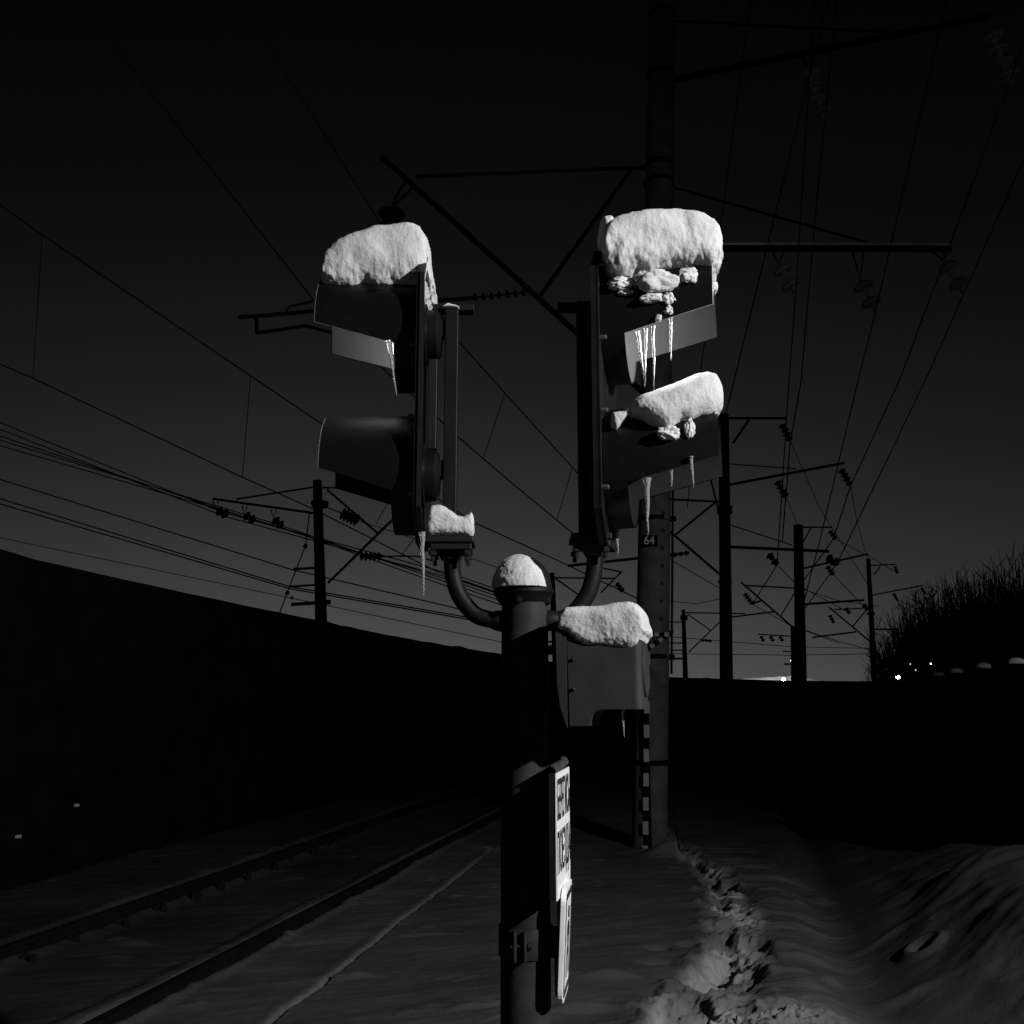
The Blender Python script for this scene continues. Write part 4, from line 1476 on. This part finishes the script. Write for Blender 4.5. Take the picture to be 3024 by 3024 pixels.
sl = [([P(2334, 1302, 28), P(2420, 1500, 40), P(2560, 1722, 56)], 'slack wire falling from the top insulator of the tall mast'),
      ([P(2512, 1434, 28), P(2530, 1540, 40), P(2562, 1650, 56)], 'slack wire from the tall mast to the leaning mast top'),
      ([P(2322, 1470, 28), P(2355, 1548, 46)], 'short wire meeting the flat-topped mast at its top'),
      ([P(2296, 1668, 28), P(2350, 1725, 46), P(2490, 1800, 70)], 'slack wire from the lowest arm of the tall mast'),
      ([P(2468, 1592, 46), P(2560, 1640, 54), P(2648, 1690, 56)], 'thin wire from the flat-topped mast to the far right'),
      ([P(2462, 1698, 46), P(2560, 1800, 60)], 'thin wire under the middle arm of the flat-topped mast'),
      ([P(1975, 1650, 40), P(2130, 1740, 60)], 'thin wire between the concrete mast and the tall mast'),
      ([P(2222, 1784, 46), P(2330, 1845, 70), P(2480, 1900, 90)], 'thin wire low behind the flat-topped mast'),
      ([P(1975, 1775, 88), P(2060, 1783, 88), P(2140, 1765, 88)], 'sagging wire low between the far masts'),
      ([P(1975, 1880, 88), P(2340, 1910, 95), P(2580, 1915, 100)], 'upper of two level wires near the horizon on the right'),
      ([P(1975, 1930, 95), P(2340, 1935, 95), P(2600, 1930, 100)], 'lower of two level wires near the horizon on the right'),
      ([P(2372, 1740, 46), P(2480, 1775, 60), P(2590, 1790, 80)], 'thin wire right of the flat-topped mast at mid height'),
      ([P(2375, 1860, 46), P(2480, 1895, 70), P(2590, 1925, 90)], 'lowest thin wire right of the flat-topped mast'),
      ([P(2650, 1772, 56), P(2730, 1806, 70), P(2800, 1850, 80)], 'short thin wire leaving the leaning mast towards the bushes')]
for p3, lb in sl:
    wire(p3, 2.0, lb, GS)


# ================================================================== RIGHT SIDE: fence, bushes, lamps
fence_px = [(3140, 1936, 8.2), (3005, 1960, 9.3), (2905, 1975, 10.6), (2825, 1988, 12.0), (2770, 1997, 13.5), (2722, 2003, 15.1), (2685, 2008, 16.8)]
fp = [P(x, y, d) for x, y, d in fence_px]
fen = empty('boundary_fence', (fp[2].x, fp[2].y, 0), 'dark board fence with capped posts at the foot of the bushes', 'fence')
names = ['at the right frame edge', 'brightest, second from the right frame edge', 'middle of the visible row', 'fourth, dimmer than its right neighbour',
         'faint one furthest along the fence', '', '']
for i, p in enumerate(fp):
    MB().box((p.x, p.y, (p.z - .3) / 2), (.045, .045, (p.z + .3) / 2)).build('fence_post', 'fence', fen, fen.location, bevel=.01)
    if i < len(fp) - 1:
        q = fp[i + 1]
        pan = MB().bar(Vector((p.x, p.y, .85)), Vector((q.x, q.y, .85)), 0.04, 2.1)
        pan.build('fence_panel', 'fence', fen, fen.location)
    if 0 <= i < 5:
        vs, fs = [], []
        c = Vector((p.x, p.y, p.z + .035))
        w = .075
        lump = MB().lathe(c, (0, 0, 1), [(-.035, w * .9), (-.015, w), (.006, w * .9), (.02, w * .55), (.026, w * .1)], 12)
        for vv in lump.v:
            vv += Vector((.012, .01, .01)) * fbm(vv * 9, 2)
        o = lump.build('snow_heap', 'snow', None, p, smooth=True)
        tag(o, 'little snow cap on a fence post, ' + names[i], 'snow', 'snow caps on fence posts')


def bush(px, ytop, Y, spread, n, seed, label):
    rnd = random.Random(seed)
    base = G(px, 2080 + 1.6 / Y * F)
    base = Vector((P(px, 2000, Y).x, Y, -.05))
    H = P(px, ytop - 45, Y).z
    root = empty('bare_bush', base, label, 'bush', 'bare bushes behind the fence')
    tr = MB()
    for k in range(5):
        a = rnd.uniform(0, 2 * PI)
        t = base + Vector((math.cos(a) * spread * .3, math.sin(a) * spread * .3, H * .4))
        tr.tube([base + Vector((math.cos(a) * .1, math.sin(a) * .1, 0)), (base + t) / 2 + Vector((rnd.uniform(-.1, .1), 0, 0)), t], [.07, .05, .03], 6)
    tr.build('trunk', 'bark', root, root.location)
    cr = MB()
    for k in range(int(n * 2.3)):
        a = rnd.uniform(0, 2 * PI)
        rr = spread * math.sqrt(rnd.random())
        z0 = rnd.uniform(.05, .45) * H
        hh = H * rnd.uniform(.55, 1.0) * (1 - .25 * (rr / spread) ** 2)
        s = base + Vector((math.cos(a) * rr * .45, math.sin(a) * rr * .45, z0))
        e = base + Vector((math.cos(a) * rr + rnd.uniform(-.35, .35), math.sin(a) * rr, max(hh, z0 + .5)))
        mid = s.lerp(e, .5) + Vector((rnd.uniform(-.12, .12), rnd.uniform(-.1, .1), 0)) + Vector((math.cos(a), math.sin(a), 0)) * rr * .08
        cr.tube([s, mid, e], [.026, .018, .006], 4, caps=False)
        for j in range(6):
            t = rnd.uniform(.25, .98)
            b = (s.lerp(mid, t * 2) if t < .5 else mid.lerp(e, t * 2 - 1))
            l = rnd.uniform(.15, .55)
            aa = rnd.uniform(0, 2 * PI)
            sp2 = rnd.uniform(.2, .9)
            tip = b + Vector((math.cos(aa) * l * sp2, math.sin(aa) * l * sp2, l * rnd.uniform(.45, 1)))
            cr.tube([b, b.lerp(tip, .5) + Vector((math.cos(aa) * .04, 0, 0)), tip], [.011, .009, .004], 3, caps=False)
    cr.build('crown', 'bark', root, root.location)


bl = [(2628, 1925, 40, 1.0, 45, 'thin bare bush at the left end of the bushes, beside the bright lamp'),
      (2685, 1850, 36, 1.5, 90, 'low bare bush just right of the bright lamp'),
      (2740, 1765, 33, 1.7, 130, 'bare bush stepping up right of the low one'),
      (2800, 1728, 31, 1.8, 150, 'spiky bare bush above the faint fence posts'),
      (2865, 1712, 30, 1.9, 160, 'wide bare bush in the middle of the thicket'),
      (2925, 1690, 29, 1.9, 160, 'tall bare bush behind the third fence post'),
      (2990, 1655, 28, 1.9, 170, 'tallest spiky bare bush near the right frame edge'),
      (3060, 1640, 27, 2.0, 170, 'bare bush cut off by the right frame edge'),
      (2770, 1860, 36, 2.2, 150, 'dense low bare bush filling behind the stepped bushes'),
      (2900, 1830, 34, 2.4, 170, 'dense low bare bush filling behind the middle of the thicket')]
for i, (px, yt, Y, sp, n, lb) in enumerate(bl):
    bush(px, yt, Y, sp, n, 30 + i, lb)


def street_lamp(px, py, Y, r, material, label):
    c = P(px, py, Y)
    root = empty('street_lamp', (c.x, c.y, -.1), label, 'street lamp', 'distant lit lamps')
    ro = root.location.copy()
    MB().tube([Vector((c.x + .25, c.y + .05, -.1)), Vector((c.x + .25, c.y + .05, c.z + .2)), Vector((c.x, c.y, c.z + r + .1))], .05, 8).build('lamp_pole', 'fardark', root, ro, smooth=True)
    MB().lathe(c - Vector((0, 0, r)), (0, 0, 1), [(r * (1 - math.cos(a)), r * math.sin(a)) for a in np.linspace(.05, PI - .05, 12)], 16).build(
        'lamp_globe', material, root, ro, smooth=True)


street_lamp(2652, 2000, 31.6, .055, 'lampbig', 'brightest distant lamp shining through the bare bushes')
street_lamp(2688, 1961, 28, .02, 'dimlamp', 'small distant lamp dot high between the bushes')
street_lamp(2749, 1960, 26, .02, 'lamp', 'rightmost small distant lamp dot in the bushes')
street_lamp(2704, 1979, 27, .02, 'dimlamp', 'faintest lower lamp dot in the bushes')
street_lamp(2314, 2006, 77.2, .10, 'floodlamp', 'lamp on the horizon beside the lit snow slope')
street_lamp(2336, 1951, 76, .05, 'lamp', 'lower small lamp by the slim short mast')
street_lamp(2349, 1937, 76, .05, 'lamp', 'upper small lamp by the slim short mast')


def lit_slope():
    vs, fs = [], []
    prof = [(2120, 2016), (2160, 2008), (2200, 2004), (2250, 2001), (2300, 1998), (2345, 1996), (2420, 2008), (2480, 2018)]
    n = 60
    for i in range(n + 1):
        x = 2120 + 360 * i / n
        y = interp(prof, x)
        t = P(x, y, 80)
        t.z += .05 * fbm(Vector((x * .03, 0, 0)), 3)
        for (dy, k) in ((-3, 0), (-1.4, .55), (0, 1.0), (3, .9), (8, 0)):
            vs.append(Vector((t.x, 80 + dy, -.3 + (t.z + .3) * k)))
    for i in range(n):
        for k in range(4):
            fs.append((i * 5 + k, i * 5 + k + 1, (i + 1) * 5 + k + 1, (i + 1) * 5 + k))
    o = MB().add(vs, fs).build('snow_hill', 'snow', None, None, smooth=True)
    tag(o, kind='structure')


lit_slope()

# ================================================================== LIGHT, SKY, CAMERA
w = bpy.data.worlds.new('World')
scene.world = w
w.use_nodes = True
nt = w.node_tree
bg = nt.nodes['Background']
tc = nt.nodes.new('ShaderNodeTexCoord')
sp = nt.nodes.new('ShaderNodeSeparateXYZ')
nt.links.new(tc.outputs['Generated'], sp.inputs[0])


def math_node(op, a, b=None):
    n = nt.nodes.new('ShaderNodeMath')
    n.operation = op
    for i, s in enumerate((a, b)):
        if s is None:
            continue
        if isinstance(s, (int, float)):
            n.inputs[i].default_value = s
        else:
            nt.links.new(s, n.inputs[i])
    return n.outputs[0]


el = math_node('ARCSINE', math_node('MAXIMUM', sp.outputs['Z'], 0.0))
glow = math_node('EXPONENT', math_node('MULTIPLY', el, -1 / math.radians(8.1)))
az = math_node('ARCTAN2', sp.outputs['X'], sp.outputs['Y'])
da = math_node('ADD', az, 0.10)
ga = math_node('EXPONENT', math_node('MULTIPLY', math_node('MULTIPLY', da, da), -1 / (2 * .36 ** 2)))
fac = math_node('ADD', math_node('MULTIPLY', ga, 0.66), 0.34)
lum = math_node('MULTIPLY', math_node('MULTIPLY', glow, fac), 0.106)
lum = math_node('ADD', lum, 0.0002)
nt.links.new(lum, bg.inputs['Color'])
bg.inputs['Strength'].default_value = 1.0

# the street light behind and to the right of the camera
ld = bpy.data.lights.new('street_light', 'SPOT')
ld.energy = 2650
ld.spot_size = math.radians(114)
ld.spot_blend = 1.0
ld.shadow_soft_size = 0.07
lo = bpy.data.objects.new('street_light', ld)
COL.objects.link(lo)
LP = Vector((5.15, -0.35, 4.6))
lo.location = LP
aim = Vector((0.0, PY, 2.55))
lo.rotation_euler = (aim - LP).to_track_quat('-Z', 'Y').to_euler()

cam = bpy.data.cameras.new('camera')
cam.sensor_width = 36
cam.lens = 36.0
cam.clip_start = 0.05
cam.clip_end = 3000
co = bpy.data.objects.new('camera', cam)
COL.objects.link(co)
co.location = (0, 0, CAMZ)
co.rotation_euler = (PI / 2 + PITCH, 0, 0)
scene.camera = co
scene.view_settings.view_transform = 'Standard'
scene.view_settings.look = 'None'
scene.view_settings.exposure = 0
scene.view_settings.gamma = 1
scene.render.film_transparent = False
scene.cycles.max_bounces = 6
